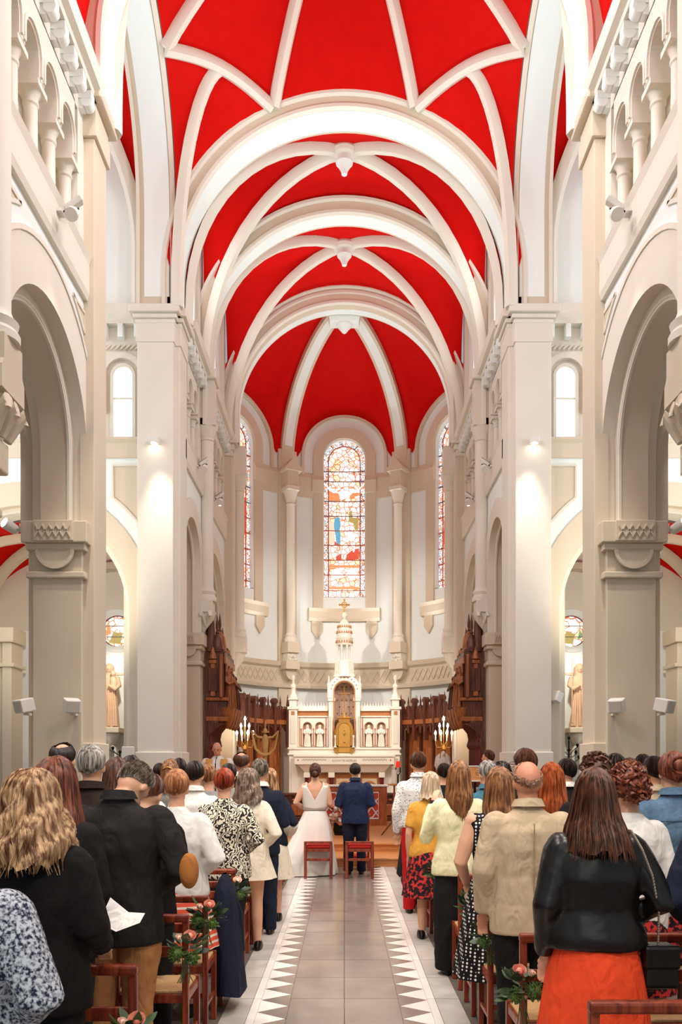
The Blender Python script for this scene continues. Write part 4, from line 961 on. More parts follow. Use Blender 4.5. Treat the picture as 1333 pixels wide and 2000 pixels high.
# paschal candle on a wooden tripod
pc_ = thing('candle_stand', 'wooden tripod stand with a round plate right of the altar', 'candle stand', (1.0, 16.4, .3))
MB().lathe([(.02, .35), (.018, 1.0)], 0, 0, 8).build('pole', OAKM, pc_); MB().lathe([(.03, 1.0), (.13, 1.015), (.13, 1.04), (.03, 1.045)], 0, 0, 20).build('plate', OAKL, pc_, True); MB().box(-.05, .05, -.05, .05, .3, .42).build('hub', CHAIRW, pc_, bevel=.01)
for k in range(3):
    a = -pi/2+.5+k*2*pi/3; MB().tube([(0, 0, .34), (.26*cos(a), .26*sin(a), .015)], .018, 8).build('leg', CHAIRW, pc_)
cd = thing('altar_candle', 'thick white candle standing on the wooden tripod plate', 'candle', (1.0, 16.4, 1.345)); MB().lathe([(.055, 0), (.055, .27), (.045, .275), (.012, .268)], 0, 0, 16).build('wax', mat('candle_wax', (244, 238, 224), .5, .02), cd, True); MB().tube([(0, 0, .265), (.003, 0, .29)], .003, 5).build('wick', BLACKM, cd)
sl = thing('sanctuary_lamp', 'black iron lamp stand with red glass candle beside the high altar', 'lamp', (1.22, 18.6, .3))
MB().lathe([(.12, 0), (.12, .02), (.025, .05), (.02, 1.2)], 0, 0, 12).build('pole', BLACKM, sl, True)
for e in (-1, 1): MB().tube([(0, 0, 1.18), (e*.05, 0, 1.24), (e*.05, 0, 1.36)], .012, 6).build('fork', BLACKM, sl)
MB().lathe([(.03, 1.24), (.04, 1.26), (.04, 1.36)], 0, 0, 12).build('holder', WHITEPL, sl, True); MB().lathe([(.045, 1.36), (.05, 1.4), (.05, 1.48), (.04, 1.5)], 0, 0, 14).build('red_glass', mat('red_lamp_glass', (214, 40, 34), .15, .05, emit=.5), sl, True)
sk = thing('red_stool', 'dark stool with a red cushion right of the candle stand', 'stool', (1.25, 17.2, .3))
MB().box(-.2, .2, -.2, .2, .5, .58).build('cushion', REDCUSH, sk, bevel=.03); MB().box(-.19, .19, -.19, .19, .43, .5).build('seat_frame', CHAIRW, sk)
for x in (-.16, .16):
    for y in (-.16, .16): MB().box(x-.02, x+.02, y-.02, y+.02, 0, .43).build('leg', CHAIRW, sk)
# standing golden crucifix figure
cf = thing('processional_crucifix', 'golden risen figure with raised arms on a tall pole before the left stalls', 'crucifix', (-1.66, 17.2, .3))
MB().lathe([(.16, 0), (.16, .03), (.02, .06), (.015, 1.2)], 0, 0, 12).build('pole', OAKM, cf, True)
WG = mat('honey_gold_wood', (206, 164, 98), .4, .1, 10)
g = MB(); g.sections([(0, 0, 1.3, .03, .02), (0, 0, 1.55, .04, .03), (0, 0, 1.75, .055, .035), (0, 0, 1.95, .075, .04), (0, 0, 2.02, .05, .03), (0, 0, 2.06, .025, .025)], 12); g.ell((0, -.01, 2.13), (.045, .05, .06), 12, 8)
for e in (-1, 1): g.tube([(e*.06, 0, 1.99), (e*.16, -.01, 2.0), (e*.27, -.01, 2.12)], [.03, .024, .016], 8)
g.build('figure', WG, cf, True, 60)
g = MB()
pts = [(-.28, 2.14), (-.24, 1.95), (-.2, 1.76), (-.1, 1.66), (0, 1.63), (.1, 1.66), (.2, 1.76), (.24, 1.95), (.28, 2.14)]
g.tube([(x, -.04, z) for x, z in pts], [.02, .03, .035, .04, .045, .04, .035, .03, .02], 8, flat=.5); g.build('cloth_drape', WG, cf, True); MB().lathe([(.08, 2.1), (.08, 2.12)], 0, .03, 20).build('halo_support', WG, cf); MB().tube([(0, .02, 2.15), (0, .02, 2.36)], .012, 8).build('pole_top', WG, cf)
# candelabra
BULB = LAMPON
for s in (-1, 1):
    cn = thing('candelabrum', 'gilt standing candelabrum with lit bulbs before the %s stalls' % ('left' if s < 0 else 'right'), 'candelabrum', (s*2.45, 20.2, .3))
    MB().lathe([(.18, 0), (.18, .03), (.05, .1), (.025, .3), (.02, 1.75), (.06, 1.8), (.03, 1.9)], 0, 0, 14).build('stand', GOLD, cn, True)
    for k, (x, z) in enumerate(((0, 2.55), (-.1, 2.38), (.1, 2.38), (-.2, 2.2), (.2, 2.2), (-.07, 2.2), (.07, 2.2))):
        y = -.06 if k in (5, 6) else 0
        b = MB().tube([(0, 0, 1.85), (x*.8, y, z-.36), (x, y, z-.28), (x, y, z-.2)], .01, 6).build('branch', GOLD, cn); MB().lathe([(.014, z-.2), (.014, z-.05)], x, y, 8).build('candle_tube', WHITEPL, b); MB().lathe([(.01, z-.05), (.026, z-.01), (.02, z+.03), (.0, z+.07)], x, y, 10).build('bulb', BULB, b, True)
    l = bpy.data.lights.new('candelabrum_glow', 'POINT'); l.energy = 20; l.color = (1, .86, .68); l.shadow_soft_size = .15; lo = bpy.data.objects.new('candelabrum_glow', l); col.objects.link(lo); lo.location = (s*2.4, 19.95, 2.72)
st = thing('angel_statuette', 'white winged statuette beneath the right candelabrum', 'statue', (2.3, 19.0, 1.2)); statue(st, .82, STONE)
for e in (-1, 1): MB().sections([(e*.1, .1, .35, .02, .02), (e*.14, .12, .5, .06, .02), (e*.12, .12, .7, .05, .02), (e*.08, .1, .78, .01, .01)], 10).build('wing', STONE, st, True)
pdm = thing('statuette_pedestal', 'dark wooden pedestal under the winged statuette', 'pedestal', (2.3, 19.0, .3)); MB().box(-.15, .15, -.15, .15, 0, .84).build('column', OAKD, pdm, bevel=.01); MB().box(-.19, .19, -.19, .19, .84, .9).build('top', OAKD, pdm, bevel=.01)
st = thing('kneeling_figure_statue', 'pale stone figure statue behind the priest before the left stalls', 'statue', (-2.42, 19.0, 1.2)); statue(st, .9, STONE)
pdm = thing('statue_pedestal', 'dark wooden pedestal under the pale statue behind the priest', 'pedestal', (-2.42, 19.0, .3)); MB().box(-.15, .15, -.15, .15, 0, .84).build('column', OAKD, pdm, bevel=.01); MB().box(-.19, .19, -.19, .19, .84, .9).build('top', OAKD, pdm, bevel=.01)

# ------------------------------------------------------------------ curved stalls in the apse
for s in (-1, 1):
    sd = 'left' if s < 0 else 'right'
    stl = thing('apse_stalls', 'dark carved oak stall panelling with spiky cresting on the %s of the high altar' % sd, 'stalls', (0, 0, .3))
    Rs = 2.98; Ms = MA(Rs, 21.3); nb = 5; t0, t1 = radians(38), radians(88)
    for i in range(nb):
        a, b = s*Rs*(t0+(t1-t0)*i/nb), s*Rs*(t0+(t1-t0)*(i+1)/nb); a, b = min(a, b), max(a, b); m_ = (a+b)/2
        p_ = MB().boxm(a, b, 0, 2.5, -.06, 0, Ms, 2).build('back_panel', OAKM, stl)
        MB().boxm(a+.06, b-.06, .9, 1.9, 0, .02, Ms, 2).build('raised_panel', OAKM, p_, bevel=.01); MB().boxm(a+.06, b-.06, 0.1, .75, 0, .02, Ms, 2).build('raised_panel', OAKM, p_, bevel=.01)
        MB().boxm(a-.03, a+.03, 0, 2.4, 0, .08, Ms).build('pilaster', OAKD, stl)
        cz = MB().prism([(a, 3.0), (a, 2.45)]+[(m_-(b-a)/2*.8*cos(pi*k/10), 2.36+.14*sin(pi*k/10)) for k in range(11)]+[(b, 2.45), (b, 3.0)], Ms, .26, .32).build('canopy_front', OAKD, stl)
        MB().boxm(a, b, 2.55, 2.68, .3, .36, Ms, 2).build('canopy_band', OAKM, cz, bevel=.01); MB().boxm(a, b, 2.5, 2.56, 0, .3, Ms, 2).build('canopy_soffit', OAKD, cz)
        for k in range(4):
            x = a+(b-a)*(k+.5)/4; MB().ring([(x+.035*cos(2*pi*j/10), 3.03+.035*sin(2*pi*j/10)) for j in range(10)], rect(-.012, .012, 0, .03), Ms and (lambda p, q, d: Ms(p, q, d+.28)), True).build('tracery', OAKD, cz)
        MB().boxm(a-.05, a+.05, 2.1, 3.15, .24, .38, Ms).build('canopy_post', OAKD, stl); MB().prism([(a-.07, 3.15), (a+.07, 3.15), (a+.08, 3.22), (a, 3.29), (a-.08, 3.22)], Ms, .22, .4).build('post_cap', OAKD, stl)
        X_, Y_, _ = Ms(m_, 0, .31); MB().lathe([(.03, 2.3), (.04, 2.45), (.03, 2.9), (.045, 3.05), (.02, 3.12), (.03, 3.16), (.004, 3.36)], X_, Y_, 8).build('finial', OAKD, stl, True)
    X_, Y_, _ = Ms(s*Rs*t0, 0, .35); MB().lathe([(.05, 1.9), (.06, 2.0), (.05, 2.9), (.065, 3.0), (.03, 3.06), (.045, 3.1), (.004, 3.42)], X_, Y_, 10).build('end_finial', OAKD, stl, True)
    MB().boxm(*sorted((s*Rs*t0, s*Rs*t1)), .38, .46, 0, .45, Ms, 8).build('bench_seat', OAKD, stl)
    # tall carved case against the choir wall
    X0 = 3.02
    cse = thing('carved_choir_case', 'tall dark carved wooden choir canopy with figures and spires by the %s choir wall' % sd, 'woodwork', (s*2.78, 18.4, .3))
    bl = lambda nm, x0, x1, y0, y1, z0, z1, m=OAKD, par=cse, bv=.01: MB().box(min(s*x0, s*x1), max(s*x0, s*x1), y0, y1, z0, z1).build(nm, m, par, bevel=bv)
    bl('back_board', .18, .24, -.75, .8, 0, 4.0)
    for i in range(8):
        y = -.7+i*.2; PW = wood('polished_mahogany', (84, 26, 20), (128, 52, 40), .25)
        MB().tube([(s*.16, y, .6), (s*.16, y, 1.75)], .035, 8).build('slat', PW, cse, True)
        MB().tube([(s*.16, y, 1.75), (s*.1, y, 1.85), (s*.13, y, 2.0), (s*.1, y, 2.15), (s*-.02, y, 2.3), (s*-.1, y, 2.36)], [.02, .03, .022, .022, .022, .02], 8).build('cove_rib', PW, cse, True)
    bl('lower_chest', -.02, .2, -.72, .78, 0, .6); bl('gallery_floor', -.26, .2, -.76, .82, 2.36, 2.46, OAKM); bl('gallery_front', -.22, .2, -.72, .78, 2.46, 2.8); bl('gallery_rail', -.27, .2, -.77, .83, 2.8, 2.87, OAKM)
    for i in range(4):
        y = -.6+i*.42; MB().lathe([(.02, 2.2), (.09, 2.32), (.14, 2.5), (.16, 2.62), (.17, 2.66)], s*-.24, y, 12).build('round_bracket', OAKM, cse, True)
        bl('arcade_post', -.16, -.1, y-.24, y-.18, 2.87, 3.8, OAKM); bl('canopy_panel', -.05, .15, y-.2, y+.2, 3.0, 3.5)
    bl('canopy', -.2, .2, -.74, .75, 3.75, 3.86); bl('canopy_fringe', -.22, -.18, -.74, .75, 3.6, 3.76, OAKM)
    for i, (y, h, r) in enumerate(((-.62, 4.45, .13), (-.25, 4.55, .15), (.15, 4.3, .14), (.5, 4.15, .13))):
        d = MB().lathe([(r*1.2, 3.86), (r*1.25, 3.92), (r, 3.96), (r*.95, 4.05), (r*.7, h-.28), (r*.3, h-.2), (.02, h-.16)], s*-.02, y, 14).build('dome', OAKM if i % 2 else OAKD, cse, True)
        MB().lathe([(.05, h-.17), (.02, h-.12), (.035, h-.05), (.03, h+.05), (.004, h+.22)], s*-.02, y, 8).build('spire', OAKD, d, True)
    bl('end_panel', -.18, .2, -.75, -.7, 2.87, 3.78); bl('end_pilaster', -.0, .1, -.79, -.74, 2.9, 3.6, OAKM); bl('end_pilaster_cap', -.03, .13, -.81, -.73, 3.6, 3.68, OAKM)
    MB().lathe([(.0, 3.68), (.09, 3.7), (.06, 3.82), (.02, 3.92), (0, 3.98)], s*.05, -.77, 10).build('end_gablet', OAKM, cse, True)
    for i in range(3):
        bl('fringe_drop', -.24, -.2, -.66+i*.45, -.56+i*.45, 3.42, 3.62, OAKM); MB().lathe([(.05, 2.9), (.03, 3.0), (.03, 3.5), (.05, 3.6)], s*-.19, -.45+i*.42, 8).build('gallery_colonnette', OAKM, cse, True)
    MB().prism([(-.78, 2.36), (-.78, 1.8)]+[(-.78+.5*(1-cos(pi/2*i/8)), 1.8+.5*sin(pi/2*i/8)) for i in range(9)], lambda p, q, d: (s*(.2-(p+.78)*.9), -.74+d, q), 0, .05).build('end_bracket', OAKD, cse)
    MB().sections([(s*.12, -.7, 3.86, .09, .1), (s*.12, -.7, 4.3, .1, .1), (s*.1, -.7, 4.5, .07, .07), (s*.08, -.7, 4.66, .01, .01)], 10).build('tall_pinnacle', OAKD, cse, True)
    for k, (y, h) in enumerate(((-.42, .86), (.02, .8), (.46, .78))):
        f_ = thing('carved_wood_figure', 'carved wooden %s figure on the %s choir case' % (('foremost', 'middle', 'rearmost')[k], sd), 'statue', (s*2.52, 18.4+y, 2.96), s*-pi/2*.6, 'figures on the choir cases')
        statue(f_, h, OAKM if k == 0 else OAKD)
# ------------------------------------------------------------------ lamps and loudspeakers
def floodlight(X, y, z, s, label):
    f = thing('floodlight', label, 'lamp', (X, y, z))
    MB().box(-.03, .03, -.06, .06, 0, .03).build('mount', WHITEPL, f); MB().tube([(0, 0, .02), (-s*.12, 0, .06), (-s*.2, 0, .06)], .01, 6).build('arm', BLACKM, f)
    rot = Matrix.Rotation(radians(-30*s), 4, 'Y')
    h = MB().box(-.11, .11, -.1, .1, -.03, .03).build('flood_head', WHITEPL, f, bevel=.01); h.location = (-s*.12, .06, .14); h.rotation_euler = (radians(25), radians(35*s), 0)
    MB().box(-.09, .09, -.08, .08, .03, .034).build('cooling_fins', mat('grey_lamp_metal', (150, 146, 138), .4, .1, 20, metal=.4), h)
    b = MB().lathe([(.03, .1), (.055, .08), (.07, 0), (.07, -.06)], 0, 0, 16).build('spot_head', WHITEPL, f, True); b.location = (-s*.16, -.1, -.06); b.rotation_euler = (radians(-48), 0, 0); MB().lathe([(.0, -.055), (.06, -.055)], 0, 0, 16, cap=False).build('lens', LAMPON, b)
    return f
for s in (-1, 1):
    sd = 'left' if s < 0 else 'right'
    floodlight(s*3.1, 8.95, 7.75, s, 'white floodlight with glowing spot below the near gallery on the %s' % sd)
    floodlight(s*2.98, 16.6, 7.75, s, 'white floodlight under the choir gallery on the %s, nearer bay' % sd)
    floodlight(s*2.98, 18.7, 7.75, s, 'white floodlight under the choir gallery on the %s, farther bay' % sd)
    spot('gallery_spot', (s*2.9, 8.8, 7.6), (s*.2, 9.5, 0), 230, 80, .7); spot('gallery_spot', (s*2.55, 16.4, 7.5), (0, 22.6, 1.6), 420, 46, .7, (1, .94, .85)); spot('gallery_spot', (s*2.85, 18.6, 7.6), (-s*1.6, 24.2, 4.4), 560, 62, .8, (1, .95, .88))
    wl = thing('wall_spot', 'small square white wall lamp on the %s crossing pier' % sd, 'lamp', (s*3.4, 14.7, 7.52)); MB().box(-.085, .085, -.12, 0, -.05, .06).build('housing', WHITEPL, wl, bevel=.012); MB().lathe([(0, -.055), (.05, -.055)], 0, -.07, 14, cap=False).build('lens', LAMPON, wl)
    spot('wall_spot_light', (s*3.4, 14.5, 7.4), (s*2.2, 12.2, 0), 240, 80, .8)
    al_ = thing('aisle_spot', 'bright spot lamp fixed beside the %s pier capital' % sd, 'lamp', (s*3.93, 10.0, 4.62)); b = MB().lathe([(.03, -.1), (.06, -.06), (.07, .08), (.065, .1)], 0, 0, 14).build('head', WHITEPL, al_, True); b.rotation_euler = (radians(70), 0, radians(35*s)); b.location = (s*.12, -.05, 0); MB().lathe([(0, .1), (.06, .1)], 0, 0, 14, cap=False).build('lens', LAMPON, b); MB().box(-.03, .03, -.03, .03, -.05, .05).build('mount', WHITEPL, al_)
    spot('aisle_spot_light', (s*4.15, 9.9, 4.65), (s*5.2, 11.0, 6.0), 60, 100, .8); spot('aisle_spot_light', (s*5.0, 13.0, 4.0), (s*5.6, 16.5, 5.6), 160, 110, .8)
    for k, (X_, nm) in enumerate(((3.83, 'outer'), (3.27, 'inner'))):
        sp = thing('loudspeaker', 'small white loudspeaker at the %s edge of the %s nave pier' % (nm, sd), 'loudspeaker', (s*X_, 9.96, 2.36))
        b = MB().box(-.09, .09, -.1, .08, -.075, .085).build('cabinet', WHITEPL, sp, bevel=.012); b.location = (0, -.14, .08); b.rotation_euler = (radians(14), 0, radians((-38 if k == 0 else 30)*s*-1)); MB().box(-.07, .07, -.108, -.1, -.06, .07).build('grille', mat('pale_grey_grille', (198, 192, 182), .6), b)
        MB().lathe([(.035, -.03), (.035, .0), (.02, .02)], 0, -.1, 12).build('bracket_ball', WHITEPL, sp, True); MB().box(-.02, .02, -.1, 0.02, -.03, 0).build('bracket_arm', WHITEPL, sp)
sp = thing('loudspeaker', 'small tilted white loudspeaker on the outer side of the right crossing pier', 'loudspeaker', (3.78, 14.9, 2.95)); b = MB().box(-.07, .07, -.08, .08, -.1, .1).build('cabinet', WHITEPL, sp, bevel=.012); b.location = (.08, -.05, 0); b.rotation_euler = (0, radians(25), radians(30)); MB().box(-.06, .02, -.01, .03, -.02, .02).build('bracket_arm', WHITEPL, sp)
# ------------------------------------------------------------------ fabrics, skin, hair
def fabric(name, rgb, rough=.8, rgb2=None, scale=120, bump=.25, var=.06, sheen=0):
    if name in MATS: return MATS[name]
    m = mat(name, rgb, rough, var, scale*.3, bump, rgb2=rgb2, spec=.2, bscale=scale*3)
    nt = m.node_tree; p = nt.nodes['Principled BSDF']; old = p.inputs['Normal'].links[0].from_socket
    tc = N(nt, 'ShaderNodeTexCoord'); mp = N(nt, 'ShaderNodeMapping'); mp.inputs['Scale'].default_value = (1.0, 1.0, .45); mp.inputs['Rotation'].default_value = (.25, .3, 0)
    nz = N(nt, 'ShaderNodeTexNoise'); setin(nz, Scale=9.0, Detail=2.0, Distortion=1.2); nt.links.new(tc.outputs['Object'], mp.inputs['Vector']); nt.links.new(mp.outputs[0], nz.inputs['Vector'])
    b = N(nt, 'ShaderNodeBump'); setin(b, Strength=.55, Distance=.05); nt.links.new(nz.outputs['Fac'], b.inputs['Height']); nt.links.new(old, b.inputs['Normal']); nt.links.new(b.outputs['Normal'], p.inputs['Normal'])
    return m
def two_tone(name, a, b, kind='speckle', scale=40., pos=(.47, .53), rough=.75):
    if name in MATS: return MATS[name]
    m, nt, p = base_mat(name); tc = N(nt, 'ShaderNodeTexCoord'); mp = N(nt, 'ShaderNodeMapping')
    nt.links.new(tc.outputs['Object'], mp.inputs['Vector'])
    if kind == 'speckle': t = N(nt, 'ShaderNodeTexNoise'); setin(t, Scale=scale, Detail=4.0); out = t.outputs['Fac']
    elif kind == 'swirl': t = N(nt, 'ShaderNodeTexWave'); setin(t, Scale=scale, Distortion=26.0, Detail=3.0); t.inputs['Detail Scale'].default_value = 1.4; out = t.outputs['Fac']
    elif kind == 'stripe': t = N(nt, 'ShaderNodeTexWave', bands_direction='Z'); setin(t, Scale=scale, Distortion=.15); out = t.outputs['Fac']
    elif kind == 'vstripe': t = N(nt, 'ShaderNodeTexWave', bands_direction='X'); setin(t, Scale=scale, Distortion=.1); out = t.outputs['Fac']
    elif kind == 'dots':
        t = N(nt, 'ShaderNodeTexVoronoi'); setin(t, Scale=scale, Randomness=.0); out = t.outputs['Distance']
    elif kind == 'flecks': t = N(nt, 'ShaderNodeTexVoronoi'); setin(t, Scale=scale); out = t.outputs['Distance']; mp.inputs['Scale'].default_value = (1, 1, 2)
    nt.links.new(mp.outputs[0], t.inputs['Vector'])
    rp = N(nt, 'ShaderNodeValToRGB'); e = rp.color_ramp.elements; e[0].color = lin(a); e[1].color = lin(b); e[0].position, e[1].position = pos
    nt.links.new(out, rp.inputs['Fac']); nt.links.new(rp.outputs['Color'], p.inputs['Base Color']); p.inputs['Roughness'].default_value = rough; p.inputs['Specular IOR Level'].default_value = .2
    MATS[name] = m; return m
def hairmat(name, a, b):
    if name in MATS: return MATS[name]
    m, nt, p = base_mat(name); tc = N(nt, 'ShaderNodeTexCoord'); mp = N(nt, 'ShaderNodeMapping'); mp.inputs['Scale'].default_value = (1, 1, .12)
    nz = N(nt, 'ShaderNodeTexNoise'); setin(nz, Scale=55.0, Detail=3.0); nt.links.new(tc.outputs['Object'], mp.inputs['Vector']); nt.links.new(mp.outputs[0], nz.inputs['Vector'])
    rp = N(nt, 'ShaderNodeValToRGB'); rp.color_ramp.elements[0].color = lin(a); rp.color_ramp.elements[1].color = lin(b); rp.color_ramp.elements[0].position = .38; rp.color_ramp.elements[1].position = .66
    nt.links.new(nz.outputs['Fac'], rp.inputs['Fac']); nt.links.new(rp.outputs['Color'], p.inputs['Base Color']); p.inputs['Roughness'].default_value = .42; p.inputs['Specular IOR Level'].default_value = .45
    MATS[name] = m; return m
SKIN = mat('skin_fair', (226, 172, 140), .5, .06, 6, .05); SKINR = mat('skin_ruddy', (216, 150, 118), .5, .07, 6, .05)
H_BLOND = hairmat('hair_golden_blonde', (108, 64, 34), (226, 186, 138)); H_LBR = hairmat('hair_light_brown', (96, 58, 34), (178, 124, 80)); H_BROWN = hairmat('hair_brown', (52, 28, 18), (112, 66, 42))
H_DARK = hairmat('hair_dark', (18, 12, 10), (54, 34, 26)); H_GREY = hairmat('hair_grey', (92, 86, 80), (200, 194, 186)); H_GREYD = hairmat('hair_salt_pepper', (58, 50, 44), (150, 134, 118)); H_RED = hairmat('hair_copper_red', (96, 26, 12), (186, 74, 34)); H_AUB = hairmat('hair_auburn', (70, 28, 16), (150, 78, 44)); H_STRAW = hairmat('hair_strawberry', (142, 82, 48), (206, 144, 98)); H_PLAT = hairmat('hair_platinum', (186, 158, 126), (240, 222, 196)); H_ASH = hairmat('hair_ash_wavy', (84, 64, 52), (164, 138, 116)); H_GING = hairmat('hair_ginger', (130, 54, 24), (204, 112, 62))
SHOE = mat('black_leather_shoe', (22, 18, 17), .35, .1)
TEX = {}
def fold_tex(sz):
    if sz not in TEX:
        t = bpy.data.textures.new('folds', 'CLOUDS'); t.noise_scale = sz; t.noise_depth = 3; TEX[sz] = t
    return TEX[sz]
def cloth_obj(mb, name, m, parent, vox, fold=.02, fs=.12, smooth=5):
    o = mb.build(name, m, parent, True, 180)
    r = o.modifiers.new('remesh', 'REMESH'); r.mode = 'VOXEL'; r.voxel_size = vox; r.use_smooth_shade = True
    s_ = o.modifiers.new('smooth', 'SMOOTH'); s_.factor = .5; s_.iterations = smooth
    if fold:
        d = o.modifiers.new('folds', 'DISPLACE'); d.texture = fold_tex(fs); d.strength = fold; d.mid_level = .5; d.texture_coords = 'LOCAL'
        s2 = o.modifiers.new('smooth2', 'SMOOTH'); s2.factor = .5; s2.iterations = 2
    return o
def arm_pts(k, q, pose, sh):
    S = (q*sh*k, 0, 1.405*k)
    if pose == 'down': return [S, (q*(sh+.055)*k, -.03*k, 1.12*k), (q*(sh+.045)*k, .05*k, .87*k)]
    if pose == 'front': return [S, (q*(sh+.06)*k, -.035*k, 1.12*k), (q*.10*k, .23*k, 1.06*k)]
    if pose == 'akimbo': return [S, (q*(sh+.12)*k, -.07*k, 1.14*k), (q*.13*k, .17*k, 1.0*k)]
    if pose == 'raised': return [S, (q*(sh+.10)*k, .06*k, 1.12*k), (q*(sh+.02)*k, .17*k, 1.4*k)]
    if pose == 'hold': return [S, (q*(sh+.075)*k, -.03*k, 1.13*k), (q*(sh+.05)*k, .17*k, 1.02*k)]
    if pose == 'rail': return [S, (q*(sh+.08)*k, -.02*k, 1.12*k), (q*(sh+.0)*k, .22*k, .93*k)]
def hand(g, w_, e_, k, q):
    w_ = Vector(w_); d = (w_-Vector(e_)).normalized(); side = d.cross(Vector((0, 0, 1)));
    side = side.normalized() if side.length > .2 else Vector((1, 0, 0))
    up = side.cross(d); c = w_+d*.045*k
    rot = Matrix((side, d, up)).transposed()
    g.ell(c, (.038*k, .05*k, .017*k), 10, 8, rot)
    for i, (o, L) in enumerate(((-.028, .06), (-.0095, .072), (.0095, .068), (.027, .052))):
        b = w_+d*.085*k+side*o*k; m_ = b+d*L*.5*k-up*.008*k; t = b+d*L*.85*k-up*.03*k
        g.tube([b-d*.02*k, b, m_, t], [.0095*k, .009*k, .0085*k, .007*k], 6)
    b = w_+d*.03*k-side*q*.03*k; g.tube([b, b-side*q*.03*k+d*.02*k, b-side*q*.038*k+d*.05*k-up*.01*k], [.012*k, .011*k, .008*k], 6)
def person(label, u, D, H, hair, hm, top, tm, bottom, bm_, X=None, z=0., rz=0., near=1, female=False, pose=('front', 'front'), tilt=0., turn=0., hem=None, wide=1., sleeve='long', skin=SKIN, collar=None, hlen=None, cap_side=0., skirt_hem=.45, name='person', vol=1.0, lean=0.):
    k = H/1.76; x = PX(u, D) if X is None else X
    root = thing(name, label, 'person', (x, D, z), rz)
    sh = (.165 if female else .19)*wide
    vb = {1: .009, 2: .013, 3: .019}[near]; vc = {1: .012, 2: .016, 3: .022}[near]
    # ---- body
    g = MB()
    hw, wst = (.175, .135) if female else (.165, .15)
    g.sections([(0, 0, .84*k, .09*k*wide, .08*k), (0, 0, .88*k, hw*k*wide, .12*k*wide), (0, 0, .98*k, .16*k*wide, .11*k*wide), (0, .005*k, 1.09*k, wst*k*wide, .098*k*wide), (0, 0, 1.24*k, .16*k*wide, .112*k*wide), (0, -.005*k, 1.35*k, (sh-.01)*k, .105*k), (0, -.005*k, 1.42*k, (sh-.035)*k, .08*k), (0, -.005*k, 1.465*k, .085*k, .065*k), (0, 0, 1.495*k, .058*k, .06*k), (0, (.012+.055*sin(radians(tilt)))*k, (1.5+.08*cos(radians(tilt)))*k, .055*k, .06*k)], 20)
    for q in (-1, 1):
        g.tube([(q*.085*k*wide, 0, .9*k), (q*.09*k*wide, .005*k, .7*k), (q*.092*k, .01*k, .48*k), (q*.095*k, -.015*k, .32*k), (q*.095*k, 0, .07*k)], [.09*k*wide, .08*k*wide, .056*k, .055*k, .038*k], 12)
        g.ell((q*.1*k, .06*k, .04*k), (.042*k, .125*k, .04*k), 10, 8)
        S, E, W = arm_pts(k, q, pose[0 if q < 0 else 1], sh)
        sw = 1.18 if (female and wide > 1.05 and sleeve is None) else .94
        g.ell(Vector(S)+Vector((-q*.015*k, 0, -.012*k)), (.056*k*sw, .06*k*sw, .052*k*sw), 12, 8); S = tuple(Vector(S)+Vector((-q*.01*k, 0, -.02*k)))
        g.tube([S, Vector(S).lerp(Vector(E), .5), E, Vector(E).lerp(Vector(W), .45), W], [.052*k*sw, .05*k*sw, .041*k*sw, .04*k, .027*k], 10)
        hand(g, W, E, k, q)
    piv = Vector((0, 0, 1.5*k)); R_ = Matrix.Rotation(radians(turn), 3, 'Z') @ Matrix.Rotation(-radians(tilt), 3, 'X')
    hc_ = Vector((0, .015*k, 1.632*k))
    T = lambda p: piv+R_ @ (Vector(p)-piv)
    hg = MB(); hg.ell(hc_+Vector((0, -.008*k, .015*k)), (.077*k, .096*k, .105*k), 18, 12); hg.ell(hc_+Vector((0, .028*k, -.055*k)), (.056*k, .062*k, .066*k), 14, 10)
    hg.ell(hc_+Vector((0, .1*k, -.012*k)), (.012*k, .02*k, .024*k), 8, 6); hg.ell(hc_+Vector((0, .078*k, .035*k)), (.05*k, .014*k, .014*k), 8, 6); hg.ell(hc_+Vector((0, .088*k, -.055*k)), (.022*k, .012*k, .008*k), 8, 6)
    for q in (-1, 1): hg.ell(hc_+Vector((q*.079*k, -.002*k, -.012*k)), (.01*k, .02*k, .034*k), 8, 8)
    g.add([T(v) for v in hg.v], hg.f)
    cloth_obj(g, 'body', skin, root, vb, 0, smooth=3)
    # ---- hair
    if hair:
        make_hair(root, hair, hm, k, hc_, T, near, hlen, vol)
    # ---- lower garment
    if bottom == 'trousers' or bottom == 'wide_trousers':
        wd = 1.0 if bottom == 'trousers' else 1.45
        g = MB().sections([(0, 0, .8*k, .15*k*wide, .12*k*wide), (0, -.01*k, .9*k, .185*k*wide, .14*k*wide), (0, 0, 1.0*k, .17*k*wide, .125*k*wide), (0, 0, 1.04*k, .165*k*wide, .12*k*wide)], 18)
        for q in (-1, 1): g.tube([(q*.088*k*wide, -.005*k, .9*k), (q*.095*k*wide, 0, .7*k), (q*.1*k, .005*k, .48*k), (q*.1*k, -.005*k, .25*k), (q*.1*k, .0, .04*k)], [.1*k*wide, .098*k*wide*(1+(wd-1)*.3), .082*k*wd, .075*k*wd, .072*k*wd], 12)
        cloth_obj(g, 'trousers', bm_, root, vc, .02, .09)
    elif bottom == 'skirt':
        n = 40; rings = []; hz_ = skirt_hem*k
        g = MB(); vs_ = []; m_ = 9
        for i in range(m_):
            t = i/(m_-1); zz = 1.04*k+(hz_-1.04*k)*t; rx = (.155+.02*min(1, t*3)+.1*t)*k*wide; ry = (.115+.03*min(1, t*3)+.08*t)*k*wide
            for j in range(n):
                a = 2*pi*j/n; pl = 1+.035*t*sin(a*7+.6)+.02*t*sin(a*11); vs_.append((rx*cos(a)*pl, ry*sin(a)*pl, zz))
        g.add(vs_, [(n*i+j, n*i+(j+1) % n, n*i+n+(j+1) % n, n*i+n+j) for i in range(m_-1) for j in range(n)]+[tuple(range(n)), tuple(range(n*(m_-1), n*m_))])
